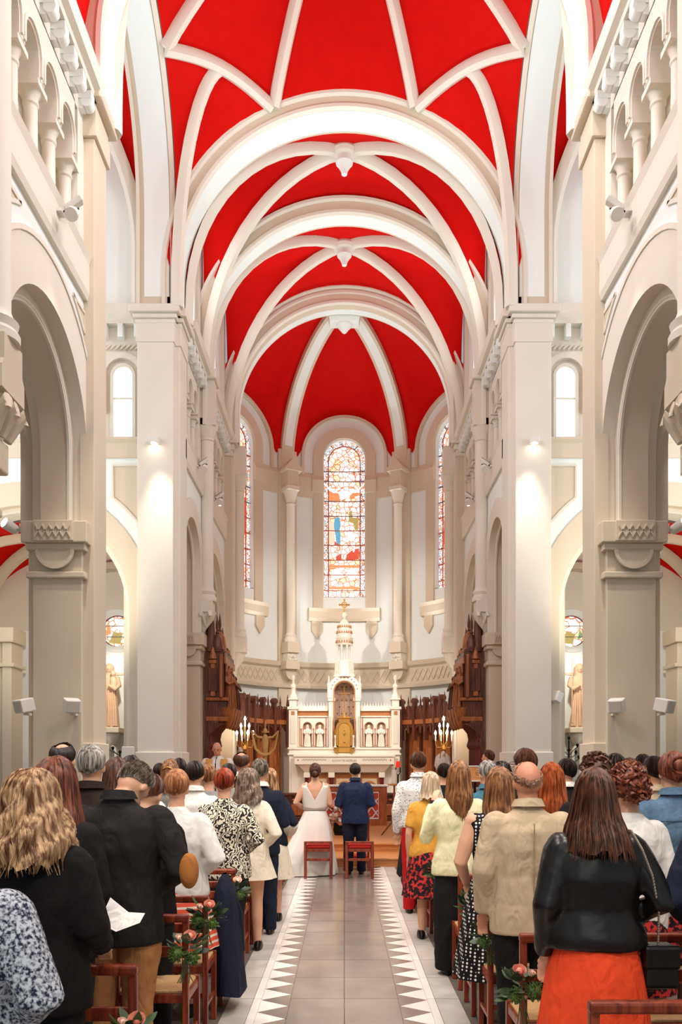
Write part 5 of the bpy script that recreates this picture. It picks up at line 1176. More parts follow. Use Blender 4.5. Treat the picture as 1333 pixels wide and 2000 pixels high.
        g.build('skirt', bm_, root, True, 60)
    for q in (-1, 1):
        if z is not None: cloth_obj(MB().sections([(q*.1*k, .055*k, 0, .045*k, .135*k), (q*.1*k, .055*k, .03*k, .047*k, .138*k), (q*.1*k, .03*k, .07*k, .042*k, .09*k), (q*.1*k, .0, .1*k, .035*k, .045*k)], 12), 'shoe', SHOE, root, .012, 0)
    # ---- upper garment
    if top:
        hz_ = (hem if hem is not None else {'jacket': .80, 'shirt': .93, 'blouse': .86, 'dress': .9}[top])*k
        lo = {'jacket': 1.0, 'shirt': .93, 'blouse': .97, 'dress': .88}[top]
        f = wide*lo; b_ = 1.08 if female and top != 'dress' else 1.0
        g = MB()
        wz = .172 if female else .185
        ws = sh+.022 if top == 'jacket' else sh+.008
        g.sections([(0, -.005*k, hz_, .205*k*f*b_, .15*k*f), (0, -.005*k, hz_+.06*k, .205*k*f*b_, .152*k*f), (0, -.005*k, max(hz_+.1*k, .99*k), .192*k*f*b_, .142*k*f, .95), (0, -.002*k, 1.1*k, wz*k*f, .13*k*f, .95), (0, -.005*k, 1.25*k, .198*k*f, .14*k*f, .92), (0, -.01*k, 1.35*k, ws*k, .13*k, .9), (0, -.008*k, 1.415*k, (ws-.03)*k, .1*k, .92), (0, -.005*k, 1.455*k, .115*k, .085*k), (0, 0, 1.492*k, .073*k, .073*k), (0, .002*k, 1.505*k, .068*k, .07*k)], 24)
        for q in (-1, 1):
            S, E, W = [Vector(p) for p in arm_pts(k, q, pose[0 if q < 0 else 1], sh)]
            r0, r1, r2 = (.074, .066, .052) if top == 'jacket' else (.064, .058, .046)
            fw = 1.1 if wide > 1.05 else 1.0
            S2 = S+Vector((-q*.012*k, 0, -.018*k)); g.ell(S2+Vector((-q*.01*k, 0, -.0*k)), (r0*1.02*k*fw, r0*1.05*k*fw, r0*.98*k*fw), 14, 10)
            if sleeve == 'long': g.tube([S2, S2.lerp(E, .5), E, E.lerp(W, .5), E.lerp(W, .97)], [r0*k*fw, .068*k*fw if top == 'jacket' else .06*k*fw, r1*k*fw, (r1+r2)/2*k, r2*k], 12)
            elif sleeve == 'short': g.tube([S2, S2.lerp(E, .4), S2.lerp(E, .8)], [r0*k*fw, r0*.97*k*fw, r0*.95*k*fw], 12)
        cloth_obj(g, {'jacket': 'jacket', 'shirt': 'shirt', 'blouse': 'blouse', 'dress': 'dress_top'}[top], tm, root, vc, .016 if top != 'dress' else .006, .16)
        if collar:
            cm = collar if not isinstance(collar, bool) else tm
            g = MB(); n = 24; rows = []
            for i, (r_, zz) in enumerate(((.074, 1.497), (.072, 1.53), (.078, 1.534), (.098, 1.492))):
                rows.append([(r_*k*cos(a), r_*k*1.02*sin(a)-.002*k, (zz+.02*(-sin(a)-.2)*(.6 if i in (1, 2) else .2))*k) for a in [pi*.62+1.76*pi*j/n-.25*pi+.0 for j in range(n+1)]])
            g.grid(rows).build('collar', cm, root, True, 60)
    return root, k, T, hc_
def make_hair(root, style, hm, k, c, T, near, hlen, vol):
    R = Vector((.086, .108, .118))*k*1.0
    n_ph, n_t = 36, 12
    long_ = style in ('long', 'bob', 'wavy')
    L = (hlen if hlen is not None else {'long': .3, 'bob': .12, 'wavy': .2}.get(style, 0))*k
    rr = random.Random(hash(root['label']) % 9973 if False else sum(map(ord, root['label'])))
    def hl(ph):            # hair line polar angle, ph = 0 back .. pi face
        a = abs(ph)
        if style in ('short', 'pixie', 'curly', 'bun', 'updo'): b, s_, f = 2.22, 1.72, .72
        elif style in ('balding', 'bald'): b, s_, f = 2.1, 1.6, .72
        else: b, s_, f = 2.2, 1.9, .75
        t = a/pi
        return b+(s_-b)*min(1, t/.5) if t < .5 else s_+(f-s_)*min(1, (t-.5)/.3)
    def base(ph, t, off=1.0, jx=0., jz=0.):
        a = abs(ph); th_end = hl(ph); o = Vector((sin(ph), -cos(ph), 0))
        fat = ((1.04 if style != 'bald' else .965)+.09*(vol-1)) if style not in ('curly',) else 1.12*vol
        if long_ and a < 2.15:
            th_d = 1.5; arc = th_d*R.z; tot = arc+(.13*k+L); s_ = t*tot
            if s_ <= arc: th = s_/R.z; drop = 0
            else: th = th_d; drop = s_-arc
            p = Vector((R.x*sin(th)*sin(ph), -R.y*sin(th)*cos(ph), R.z*cos(th)))*(fat*off)
            d = drop/k
            flare = (.02+.09*(vol-1))*min(1, d/.16)-(.018*max(0, d-.2)*5 if style == 'long' else 0)
            p += o*flare*k*Vector((1, 0, 0)).length; p.z -= drop
            if d > .14: p.y -= .03*k*min(1, (d-.14)/.08)*(1 if a < 1.6 else .3)
            if style == 'wavy': p += o*.012*k*sin(d*48+ph*5); p.x += .01*k*sin(d*40+ph*9)
            if style == 'bob' and d > .12: p += o*(d-.12)*.25*k
        else:
            th = .02+t*th_end
            p = Vector((R.x*sin(th)*sin(ph), -R.y*sin(th)*cos(ph), R.z*cos(th)))*(fat*off)
            if style in ('short', 'pixie', 'balding', 'bald'): p *= 1-.165*max(0, (th-1.15))
        p.x += jx; p.z += jz
        return T(c+Vector((0, -.012*k, .012*k))+p)
    g = MB()
    tmin = {'balding': .42, 'bald': .74}.get(style, 0.)
    rows = [[base(-pi+2*pi*j/n_ph, tmin+((.955+.03*sin(9*(-pi+2*pi*j/n_ph))+.02*sin(17*j))*(1-tmin) if long_ else (1-tmin))*i/n_t) for j in range(n_ph+1)] for i in range(n_t+1)]
    g.grid(rows)
    ns = {1: 650, 2: 300, 3: 130}[near]; sd = {1: 4, 2: 3, 3: 3}[near]; np_ = {1: 10, 2: 8, 3: 6}[near]
    if style == 'curly':
        for i in range({1: 240, 2: 120, 3: 70}[near]):
            ph = rr.uniform(-pi, pi); t = rr.uniform(.05, 1); P = base(ph, t, .99); q = .018*k
            pts = [P+Vector((q*cos(a)*1.1, q*sin(a), q*.8*sin(a*1.3+i))) for a in [i+.9*m for m in range(6)]]
            g.tube(pts, [.007*k, .009*k, .01*k, .01*k, .009*k, .004*k], sd)
    else:
        for i in range(ns):
            ph = rr.uniform(-pi, pi); t0 = rr.uniform(tmin, .3 if tmin == 0 else tmin+.15); t1 = rr.uniform(.84, 1.06) if long_ else rr.uniform(.75, 1.04)
            off = rr.uniform(.99, 1.045); w0 = rr.uniform(.0035, .0075)*k*(1.4 if near == 3 else 1); dphi = rr.uniform(-.18, .18)
            pts = [base(ph+dphi*m/np_, t0+(t1-t0)*m/np_, off) for m in range(np_+1)]
            g.tube(pts, [w0*(1-.88*(m/np_)**3)*(.6 if m == 0 else 1) for m in range(np_+1)], sd, flat=.6)
    if style == 'bun' or style == 'updo':
        bc = c+Vector((0, -.105*k, .05*k if style == 'bun' else -.03*k)); rb = .05*k if style == 'bun' else .06*k
        g.ell(T(bc), (rb*1.15, rb*.8, rb), 12, 8)
        for i in range(40 if near < 3 else 16):
            a = rr.uniform(0, 2*pi); tl = rr.uniform(-.8, .8); pts = []
            for m in range(7):
                b = a+m*.5; v = Vector((cos(b)*1.15, -.2-.6*abs(sin(tl)), sin(b)))*rb*1.03; pts.append(T(bc+Vector((v.x, v.y*.7, v.z))))
            g.tube(pts, .006*k, sd)
    o = g.build('hair', hm, root, True, 70)
    return o
# fabrics
F_ = fabric
BLACKC = F_('black_wool', (24, 21, 22)); CHAR = F_('charcoal_tweed', (40, 37, 37), rgb2=(26, 24, 25)); NAVY = F_('navy_wool', (28, 34, 52)); NAVYS = F_('blue_velvet_suit', (34, 48, 84), .6, rgb2=(22, 30, 56))
WHITEF = F_('white_linen', (236, 232, 226)); CREAMF = F_('cream_cloth', (240, 226, 204)); BEIGEL = F_('beige_linen', (206, 184, 154), rgb2=(186, 162, 132)); PYEL = F_('pale_yellow_crepe', (238, 230, 186)); MUST = F_('mustard_cotton', (222, 160, 66)); DENIM = F_('washed_denim', (104, 134, 158), rgb2=(62, 88, 116)); TEAL = F_('teal_shirt', (66, 116, 136)); TANC = F_('tan_chino', (178, 122, 76)); BLKTR = F_('black_trousers', (26, 24, 26)); REDTR = F_('red_trousers', (190, 24, 28)); ORSK = F_('orange_red_skirt', (244, 84, 42), .7, rgb2=(228, 66, 34)); GREYC = F_('grey_cloth', (150, 146, 142)); SATIN = mat('ivory_satin', (240, 232, 220), .32, .03, 5, .0, spec=.5)
LEATH = mat('black_leather', (17, 15, 15), .3, .15, 6, .3, bscale=11, spec=.5)
SPECK = two_tone('blue_white_speckle', (40, 44, 66), (206, 212, 220), 'speckle', 85, (.40, .60)); PATT = two_tone('black_cream_leaf_print', (32, 28, 28), (222, 214, 190), 'swirl', 9, (.42, .5)); STRIPE = two_tone('coral_white_stripe', (240, 96, 66), (244, 226, 210), 'stripe', 7.5, (.66, .74)); DOTS = two_tone('polka_dot_black', (240, 236, 230), (22, 20, 22), 'dots', 42, (.3, .36)); FLECK = two_tone('white_shirt_dark_flecks', (40, 40, 46), (236, 234, 230), 'flecks', 34, (.24, .3)); FLOR = two_tone('red_floral', (30, 22, 26), (196, 52, 48), 'speckle', 30, (.5, .56))
GOLDST = two_tone('gold_stole', (206, 142, 62), (226, 176, 102), 'vstripe', 18, (.4, .6))
people = []
def pp(*a, **k):
    r = person(*a, **k); people.append(r); return r
# ------------------------------------------------------------------ guests left of the aisle
pp('person at the left edge in a blue and white speckled jacket', -92, 2.42, 1.66, 'bob', H_GREY, 'jacket', SPECK, 'skirt', BLACKC, female=True, pose=('front', 'akimbo'), wide=1.12)
L1 = pp('woman with wavy golden blonde hair and black jacket at the lower left', 62, 3.25, 1.715, 'wavy', H_BLOND, 'jacket', BLACKC, 'trousers', BLKTR, female=True, pose=('front', 'hold'), wide=1.12, hlen=.14, vol=1.55)
pp('woman with chestnut brown hair behind the golden blonde woman', 108, 3.98, 1.775, 'bob', H_AUB, 'jacket', BLACKC, 'trousers', BLKTR, female=True, turn=-25, near=2)
pp('tall man with dark hair and a thin crown before the left pier', 122, 6.4, 1.91, 'balding', H_DARK, 'jacket', BLACKC, 'trousers', BLKTR, near=2)
L4 = pp('man with thick silver grey hair and dark brown jacket on the left', 178, 5.6, 1.865, 'short', H_GREY, 'jacket', F_('dark_brown_wool', (44, 32, 28)), 'trousers', BLKTR, collar=True, vol=1.2, near=1)
L5 = pp('man bowing his head in a charcoal jacket with a tan elbow patch', 232, 4.38, 1.84, 'short', H_GREYD, 'jacket', CHAR, 'trousers', TANC, pose=('front', 'akimbo'), tilt=60, turn=-22, wide=1.14, hem=.76, collar=True)
L6 = pp('woman with short strawberry blonde hair in a white linen jacket and striped skirt', 345, 5.68, 1.70, 'pixie', H_STRAW, 'jacket', WHITEF, 'skirt', STRIPE, female=True, pose=('front', 'akimbo'), wide=1.08, hem=.86, skirt_hem=.5, vol=1.15)
pp('woman with long straight red-brown hair beside the silver haired man', 228, 6.3, 1.79, 'long', H_BROWN, 'blouse', F_('dusty_pink', (214, 170, 150)), 'trousers', BLKTR, female=True, near=2, hlen=.2)
pp('person with black hair farther back near the candle rack on the left', 256, 7.65, 1.815, 'short', H_DARK, 'jacket', BLACKC, 'trousers', BLKTR, near=3)
pp('person with wavy light brown hair and white top behind the bowing man', 276, 6.98, 1.745, 'bob', H_LBR, 'blouse', WHITEF, 'trousers', BLKTR, female=True, near=2, hlen=.02)
pp('man with dark brown hair and dark suit just right of the bowing man', 283, 5.02, 1.69, 'short', H_BROWN, 'jacket', BLACKC, 'trousers', BLKTR, near=2, tilt=20, turn=-20)
G3 = pp('woman with half up blonde hair and hair clip in the back left', 332, 8.95, 1.79, 'long', H_LBR, 'blouse', GREYC, 'trousers', BLKTR, female=True, near=3, hlen=.1)
pp('dark haired person in blue at the back left by the crossing pier', 313, 10.4, 1.745, 'short', H_DARK, 'shirt', F_('blue_cotton', (62, 94, 142)), 'trousers', BLKTR, near=3)
pp('dark haired person half hidden behind the blonde hair clip woman', 350, 9.7, 1.80, 'short', H_DARK, 'jacket', BLACKC, 'trousers', BLKTR, near=3)
L7 = pp('man with short dark hair in a white shirt on the left', 380, 7.7, 1.765, 'short', H_DARK, 'shirt', WHITEF, 'trousers', BLKTR, near=2, collar=True)
pp('woman with short blonde hair in grey between white shirt and red hair', 407, 8.4, 1.73, 'pixie', H_LBR, 'blouse', GREYC, 'skirt', BLACKC, female=True, near=3)
L8 = pp('woman with short copper red hair in a black and cream leaf print blouse', 438, 7.0, 1.70, 'pixie', H_RED, 'blouse', PATT, 'trousers', BLKTR, female=True, near=1, wide=1.14, pose=('front', 'akimbo'), vol=1.2, hem=.8)
pp('woman with long wavy ash hair in a fitted cream jacket', 484, 7.7, 1.695, 'wavy', H_ASH, 'jacket', CREAMF, 'skirt', CREAMF, female=True, near=1, hlen=.1, vol=1.25, pose=('front', 'akimbo'), skirt_hem=.7)
pp('grey haired man in a dark navy suit near the front left', 508, 8.42, 1.79, 'short', H_GREYD, 'jacket', NAVY, 'trousers', NAVY, near=2, collar=WHITEF, vol=1.1)
pp('tall balding man in a dark suit and white collar at the front left', 472, 9.8, 1.885, 'balding', H_BROWN, 'jacket', BLACKC, 'trousers', BLKTR, near=2, collar=WHITEF, skin=SKINR)
L12 = pp('blonde woman in navy with white ruffled sleeves at the front left', 527, 9.12, 1.69, 'long', H_BLOND, 'blouse', NAVY, 'skirt', CREAMF, female=True, near=2, hlen=.05, pose=('front', 'akimbo'), skirt_hem=.5)
pp('dark haired person half hidden below the priest', 447, 9.15, 1.74, 'short', H_DARK, 'jacket', GREYC, 'trousers', BLKTR, near=3)
# ------------------------------------------------------------------ guests right of the aisle
R1 = pp('woman with long brown hair in black leather jacket and orange-red skirt', 1163, 3.82, 1.72, 'bob', H_BROWN, 'jacket', LEATH, 'skirt', ORSK, female=True, pose=('down', 'akimbo'), wide=1.1, hem=.92, hlen=.16, vol=1.15, skirt_hem=.3)
R3 = pp('bald man in a beige linen jacket and black trousers', 1032, 4.78, 1.77, 'bald', hairmat('hair_thin_grey', (150, 106, 84), (190, 150, 124)), 'jacket', BEIGEL, 'trousers', BLKTR, pose=('down', 'front'), wide=1.1, hem=.76, skin=SKINR, collar=True)
pp('woman with short curly auburn hair in a white jacket on the right', 1230, 4.78, 1.72, 'curly', H_AUB, 'jacket', WHITEF, 'skirt', FLOR, female=True, wide=1.02, vol=1.12, pose=('front', 'down'))
R4 = pp('person with a brown bun and washed denim jacket at the right edge', 1316, 5.45, 1.82, 'bun', H_AUB, 'jacket', DENIM, 'skirt', FLOR, female=True, wide=1.12, near=1, hem=.98, collar=True, pose=('front', 'front'))
R5 = pp('woman with light brown hair and bare shoulders in a polka dot dress', 976, 5.46, 1.72, 'long', H_LBR, 'dress', DOTS, 'skirt', DOTS, female=True, sleeve=None, wide=1.14, pose=('rail', 'front'), hlen=.12, skirt_hem=.35)
pp('woman with long ginger red hair behind the bald man', 1078, 6.12, 1.75, 'long', H_GING, 'blouse', WHITEF, 'trousers', BLKTR, female=True, near=2, hlen=.2)
G1 = pp('tall man with glasses and short brown hair behind the bald man', 1027, 6.78, 1.865, 'short', H_BROWN, 'jacket', BLACKC, 'trousers', BLKTR, near=2, turn=25, skin=SKINR)
R14 = pp('woman with long blonde-brown hair in a pale yellow blazer and black trousers', 897, 6.82, 1.765, 'long', H_LBR, 'jacket', PYEL, 'wide_trousers', BLKTR, female=True, pose=('raised', 'down'), hlen=.26, hem=.82, wide=1.04)
pp('dark haired man in a black suit by the right chapel statue', 1108, 8.2, 1.79, 'short', H_DARK, 'jacket', BLACKC, 'trousers', BLKTR, near=2, collar=WHITEF, turn=30)
pp('person with tousled brown hair beside the long haired leather jacket woman', 1165, 5.5, 1.805, 'curly', H_BROWN, 'jacket', BLACKC, 'trousers', BLKTR, near=2, vol=.95)
pp('person with glossy black hair before the right pier, left of two', 1203, 7.4, 1.83, 'bob', H_DARK, 'jacket', BLACKC, 'trousers', BLKTR, near=3, female=True, hlen=0)
pp('person with dark brown hair before the right pier beside glossy black hair', 1231, 8.1, 1.795, 'short', H_BROWN, 'jacket', BLACKC, 'trousers', BLKTR, near=3)
pp('tall person with black hair farthest back before the right pier', 1257, 8.8, 1.84, 'short', H_DARK, 'jacket', BLACKC, 'trousers', BLKTR, near=3)
pp('man with slick dark hair in a light beige jacket on the far right', 1279, 6.75, 1.80, 'short', H_DARK, 'jacket', BEIGEL, 'trousers', BLKTR, near=2, collar=True, turn=20)
G2 = pp('grey haired man with glasses in a teal shirt on the right', 953, 8.2, 1.77, 'short', H_GREY, 'shirt', TEAL, 'trousers', BLKTR, near=2, collar=True, turn=20)
pp('dark haired person in black right behind the teal shirt man', 981, 8.95, 1.745, 'curly', H_DARK, 'jacket', BLACKC, 'trousers', BLKTR, near=3)
pp('woman with platinum hair in a mustard orange top at the aisle', 842, 8.2, 1.66, 'bob', H_PLAT, 'blouse', MUST, 'skirt', FLOR, female=True, near=2, hlen=.05, sleeve='short', pose=('down', 'front'), wide=1.1)
R18 = pp('tall man in a white shirt with dark flecks and red trousers', 818, 9.6, 1.88, 'short', H_BROWN, 'shirt', FLECK, 'trousers', REDTR, near=2, pose=('down', 'front'), collar=True)
pp('dark haired person half hidden behind the yellow blazer woman', 868, 10.3, 1.745, 'short', H_DARK, 'jacket', BLACKC, 'trousers', BLKTR, near=3)
pp('person in a dark coat cut off by the right edge of the picture', 1432, 3.82, 1.74, 'short', H_DARK, 'jacket', NAVY, 'trousers', BLKTR, near=2, pose=('akimbo', 'front'))
R16 = pp('man in profile standing at the reading desk on the right', 955, 14.65, 1.83, 'short', H_BROWN, 'jacket', GREYC, 'trousers', BLKTR, near=2, z=.15, rz=radians(60), skin=SKINR)
# ------------------------------------------------------------------ priest
PR = pp('bald priest in a white alb with gold stole facing the guests', 425, 15.5, 1.865, None, None, 'jacket', WHITEF, 'skirt', WHITEF, z=.3, rz=pi, tilt=18, near=1, skin=SKINR, hem=.7, skirt_hem=.05, wide=1.15)
rt, k = PR[0], PR[1]
MB().tube([(-.02, -.05, 0), (.02, -.05, 0)], .001, 3)
for q in (-1, 1):
    MB().grid([[(q*(.075+.03*j)*k, (.155-.02*abs(j-1.5)*.6+ (-.03 if zz > 1.38 else 0))*k, zz*k) for j in range(5)] for zz in (.75, .95, 1.15, 1.3, 1.38, 1.45)]).build('stole', GOLDST, rt, True)
g = MB(); T, hc_ = PR[2], PR[3]
for q in (-1, 1): g.ell(T(hc_+Vector((q*.03*k, .082*k, .012*k))), (.011*k, .008*k, .007*k), 8, 6)
g.build('eyes', mat('eye_dark', (60, 44, 38), .3), rt)
# ------------------------------------------------------------------ bride and groom
BR = pp('bride with brown pinned up hair in an ivory satin gown with V back', 616, 13.0, 1.745, 'updo', H_BROWN, None, None, None, None, female=True, near=1, wide=1.12, sleeve=None, pose=('akimbo', 'front'))
rt, k = BR[0], BR[1]
# bodice with a deep V at the back (local -y faces the camera)
n = 48; rows = []
for i in range(9):
    t = i/8; row = []
    for j in range(n+1):
        a = 2*pi*j/n; c_, s_ = cos(a), sin(a)
        bk = max(0, -s_)
        topz = 1.4-.02*abs(c_); xx = abs(c_)
        if s_ < 0: topz = 1.18+min(.235, .235*xx/.62)
        zz = 1.04+(topz-1.04)*t
        f = (zz-1.04)/.4
        rx = (.172+.035*f-.02*max(0, f-.8)*5*.5)*1.06; ry = (.13+.012*f-.05*max(0, f-.75))*1.08
        row.append((rx*c_*k, (ry*s_-.004)*k, zz*k))
    rows.append(row)
bo = MB().grid(rows).build('bodice', SATIN, rt, True, 80); so = bo.modifiers.new('thick', 'SOLIDIFY'); so.thickness = .012; so.offset = 1
for q in (-1, 1):
    MB().tube([(q*.135*k, -.112*k, 1.36*k), (q*.14*k, -.075*k, 1.445*k), (q*.135*k, .03*k, 1.455*k), (q*.12*k, .1*k, 1.37*k)], .022*k, 8, flat=.4).build('strap', SATIN, rt, True)
# gown skirt with a train sweeping back left
n, m_ = 72, 16; vs_ = []
for i in range(m_):
    t = i/(m_-1); zz = (1.05*(1-t)+.012*t); rx = .165+.05*min(1, t*4)+.24*t**1.2; ry = .13+.05*min(1, t*4)+.2*t**1.2
    for j in range(n):
        a = 2*pi*j/n; c_, s_ = cos(a), sin(a); pl = 1+t*(.05*sin(9*a+.5)+.03*sin(15*a+2))
        dx = 0; dy = 0
        tr = max(0, -s_*.75-c_*.85)**1.5*t**2.2; dx = -.26*tr; dy = -.08*tr
        dx -= .10*t**1.5
        vs_.append(((rx*c_*pl+dx)*k, (ry*s_*pl+dy)*k, zz*k))
g = MB().add(vs_, [(n*i+j, n*i+(j+1) % n, n*i+n+(j+1) % n, n*i+n+j) for i in range(m_-1) for j in range(n)]+[tuple(range(n))])
gs = g.build('gown_skirt', SATIN, rt, True, 80)
d_ = gs.modifiers.new('sub', 'SUBSURF'); d_.levels = 1; d_.render_levels = 1
MB().ring([(.183*1.05*cos(2*pi*j/40)*k, .141*1.05*sin(2*pi*j/40)*k) for j in range(40)], rect(-.004, .008, 1.03*k, 1.06*k), lambda p, q, d: (p, q, d), True).build('waist_band', SATIN, rt, True)
g = MB(); T, hc_ = BR[2], BR[3]
for i in range(9):
    a = -.5+i*.125; P = T(hc_+Vector((.085*sin(a)*1.1, -.118*cos(a), .045-.35*a*a*.2+.008*(i % 2)))*1.0); g.ell(P, (.008, .006, .009), 6, 5)
    if i: g.tube([Pp, P], .002, 4)
    Pp = P
g.build('hair_comb', mat('pearl_comb', (244, 236, 226), .25, .02), rt, True)
GR = pp('groom with short dark hair in a blue velvet suit', 694, 12.98, 1.745, 'short', H_DARK, 'jacket', NAVYS, 'trousers', F_('dark_navy_trousers', (26, 30, 46)), near=1, pose=('front', 'front'), wide=1.08, hem=.8, collar=True)
# ------------------------------------------------------------------ small parts worn or carried
rt, k = L5[0], L5[1]
E = Vector(arm_pts(k, 1, 'akimbo', .19*1.14)[1]); MB().ell(E+Vector((.045*k, -.045*k, 0)), (.05*k, .04*k, .09*k), 14, 10).build('elbow_patch', F_('tan_suede', (176, 112, 56)), rt, True)
MB().boxm(-.004, .004, .76*k, 1.02*k, 0, .004, MY(-.163*k)).build('back_vent', BLACKC, rt)
rt, k = R3[0], R3[1]
MB().boxm(-.003, .003, .8*k, 1.4*k, 0, .004, MY(-.158*k)).build('back_seam', F_('beige_shadow_seam', (170, 144, 114)), rt)
rt, k = L12[0], L12[1]
for q in (-1, 1):
    S, E, W = [Vector(p) for p in arm_pts(k, q, 'akimbo' if q > 0 else 'front', .165)]; g = MB(); d = (W-E).normalized()
    g.tube([E+d*.02, E+d*.07, E+d*.12, E+d*.15], [.06, .085, .1, .105], 14); g.build('ruffle_sleeve', CREAMF, rt, True)
rt, k = R14[0], R14[1]
S, E, W = [Vector(p) for p in arm_pts(k, -1, 'raised', .165*1.04)]; MB().tube([W-(W-E).normalized()*.01, W+(W-E).normalized()*.02], .036*k, 12).build('wrist_watch', BLACKM, rt)
rt, k = R1[0], R1[1]
bag = thing('handbag', 'black quilted handbag on the leather jacket woman\'s right side', 'bag', (rt.location.x+.27, 3.78, .72))
MB().box(-.07, .09, -.06, .06, 0, .2, .01).build('pouch', LEATH, bag, bevel=.02); MB().box(-.072, .092, -.065, -.02, .09, .2).build('flap', LEATH, bag, bevel=.015)
g = MB(); pts = [Vector((.0, -.02, .2)), Vector((-.01, -.06, .35)), Vector((-.05, -.09, .52)), Vector((-.1, -.1, .64)), Vector((-.135, -.06, .72)), Vector((-.14, .02, .72))]
for i in range(60):
    t = i/59*5; a = min(4, int(t)); P = pts[a].lerp(pts[a+1], t-a); g.ell(P, (.006, .006, .01), 6, 4)
g.build('chain_strap', mat('silver_chain', (196, 182, 164), .3, .1, 20, 0, .8), bag)
rt = L1[0]; bk = thing('song_sheet', 'white folded song sheet held out by the golden blonde woman', 'paper', (PX(225, 3.5), 3.5, 1.035), radians(-8)); bk.scale = (.62,)*3
MB().add([(-.12, .0, .05), (.02, -.03, 0), (.03, .16, .1), (-.11, .17, .2)], [(0, 1, 2, 3)]).build('left_page', WHITEF, bk); MB().add([(.02, -.03, 0), (.17, .02, .055), (.16, .14, .1), (.03, .16, .1)], [(0, 1, 2, 3)]).build('right_page', WHITEF, bk)

for rt, k, T, hc_ in (G1, G2):
    g = MB()
    for q in (-1, 1):
        g.tube([T(hc_+Vector((q*.082*k, -.015*k, .008*k))), T(hc_+Vector((q*.084*k, .04*k, .014*k))), T(hc_+Vector((q*.07*k, .1*k, .012*k)))], .003, 5)
        g.tube([T(hc_+Vector((q*(.036+.03*cos(a))*k, .106*k, (.01+.022*sin(a))*k))) for a in [2*pi*i/12 for i in range(13)]], .0025, 4)
    g.tube([T(hc_+Vector((-.008*k, .108*k, .014*k))), T(hc_+Vector((.008*k, .108*k, .014*k)))], .0025, 4); g.build('glasses', BLACKM, rt)
rt, k, T, hc_ = G3
MB().tube([T(hc_+Vector((-.05*k, -.125*k, .03*k))), T(hc_+Vector((0, -.137*k, .05*k))), T(hc_+Vector((.05*k, -.125*k, .03*k)))], .008, 6).build('hair_clip', GOLD, rt)
rt, k = R4[0], R4[1]
MB().hband(-.17*k, .17*k, [(1.325*k, 0), (1.325*k, .006), (1.332*k, .006), (1.332*k, 0)], MY(-.142*k), 6).build('yoke_seam', F_('dark_denim_thread', (64, 82, 104)), rt)
# ------------------------------------------------------------------ church chairs
def chair_proto():
    r = thing('church_chair', 'x', 'chair')
    g = lambda nm, x0, x1, y0, y1, z0, z1, m=CHAIRW, bv=.005: MB().box(x0, x1, y0, y1, z0, z1).build(nm, m, r, bevel=bv)
    for x in (-.195, .195):
        g('back_post', x-.018, x+.018, 0, .035, 0, .86); g('front_leg', x-.018, x+.018, .345, .38, 0, .47)
        g('side_rail', x-.012, x+.012, .03, .35, .4, .45); g('side_stretcher', x-.01, x+.01, .03, .35, .17, .2)
    g('top_rail', -.215, .215, -.012, .042, .855, .9, CHAIRW, .012); g('back_slat', -.18, .18, .005, .028, .66, .72); g('front_rail', -.18, .18, .35, .37, .4, .45); g('rear_rail', -.18, .18, .005, .03, .4, .45); g('rear_stretcher', -.18, .18, .008, .028, .24, .27)
    g('rush_seat', -.195, .195, .02, .375, .445, .468, RUSH, .01)
    return r
proto = chair_proto(); used = False
ORD = ['first', 'second', 'third', 'fourth', 'fifth', 'sixth', 'seventh', 'eighth', 'ninth', 'tenth', 'eleventh', 'twelfth', 'thirteenth', 'fourteenth']
ROWS = {-1: [3.45, 4.6, 5.25, 5.9, 6.6, 7.2, 7.9, 8.6, 9.3, 10.0, 10.7, 11.4, 12.1], 1: [2.92, 4.08, 5.0, 5.65, 6.3, 7.02, 7.7, 8.4, 9.1, 9.8, 10.5, 11.2, 11.9]}
for s in (-1, 1):
    for r_, D in enumerate(ROWS[s]):
        for c_ in range(3 if r_ < 4 else (2 if r_ < 8 else 1)):
            o = proto if not used else copy_tree(proto); used = True
            o.location = (s*(1.09+.46*c_), D, 0)
            o['label'] = 'wooden church chair %s of the aisle, %s row from the photographer, %s' % ('left' if s < 0 else 'right', ORD[r_], ('at the aisle end', 'second from the aisle', 'third from the aisle')[c_])
            o['group'] = 'rush seated church chairs in rows'
# low kneeling chairs and prie-dieu of the couple
def kneeler(X, D, label):
    r = thing('kneeling_chair', label, 'chair', (X, D, 0)); g = lambda nm, x0, x1, y0, y1, z0, z1, m=CHAIRW, bv=.005: MB().box(x0, x1, y0, y1, z0, z1).build(nm, m, r, bevel=bv)
    for x in (-.195, .195): g('back_post', x-.022, x+.022, 0, .04, 0, .54); g('front_leg', x-.02, x+.02, .34, .38, 0, .46); g('side_rail', x-.015, x+.015, .04, .34, .4, .46); g('side_stretcher', x-.012, x+.012, .04, .34, .14, .17)
    g('top_rail', -.217, .217, -.005, .045, .535, .57, CHAIRW, .01); g('seat_frame', -.18, .18, .005, .36, .41, .455); g('cross_rail', -.18, .18, .008, .032, .27, .31); MB().box(-.18, .18, .02, .36, .455, .52).build('seat_cushion', REDCUSH, r, bevel=.025)
kneeler(PX(622, 12.4), 12.4, 'low wooden chair with red cushion behind the bride'); kneeler(PX(703, 12.4), 12.4, 'low wooden chair with red cushion behind the groom')
pd = thing('prie_dieu', 'tall wooden kneeler with red armrest in front of the groom', 'kneeler', (.2, 13.68, 0))
for x in (-.2, .2): MB().box(x-.02, x+.02, 0, .04, 0, .86).build('post', CHAIRW, pd, bevel=.005); MB().box(x-.02, x+.02, -.34, 0, .14, .18).build('side_rail', CHAIRW, pd); MB().box(x-.02, x+.02, -.36, -.32, 0, .2).build('front_leg', CHAIRW, pd)
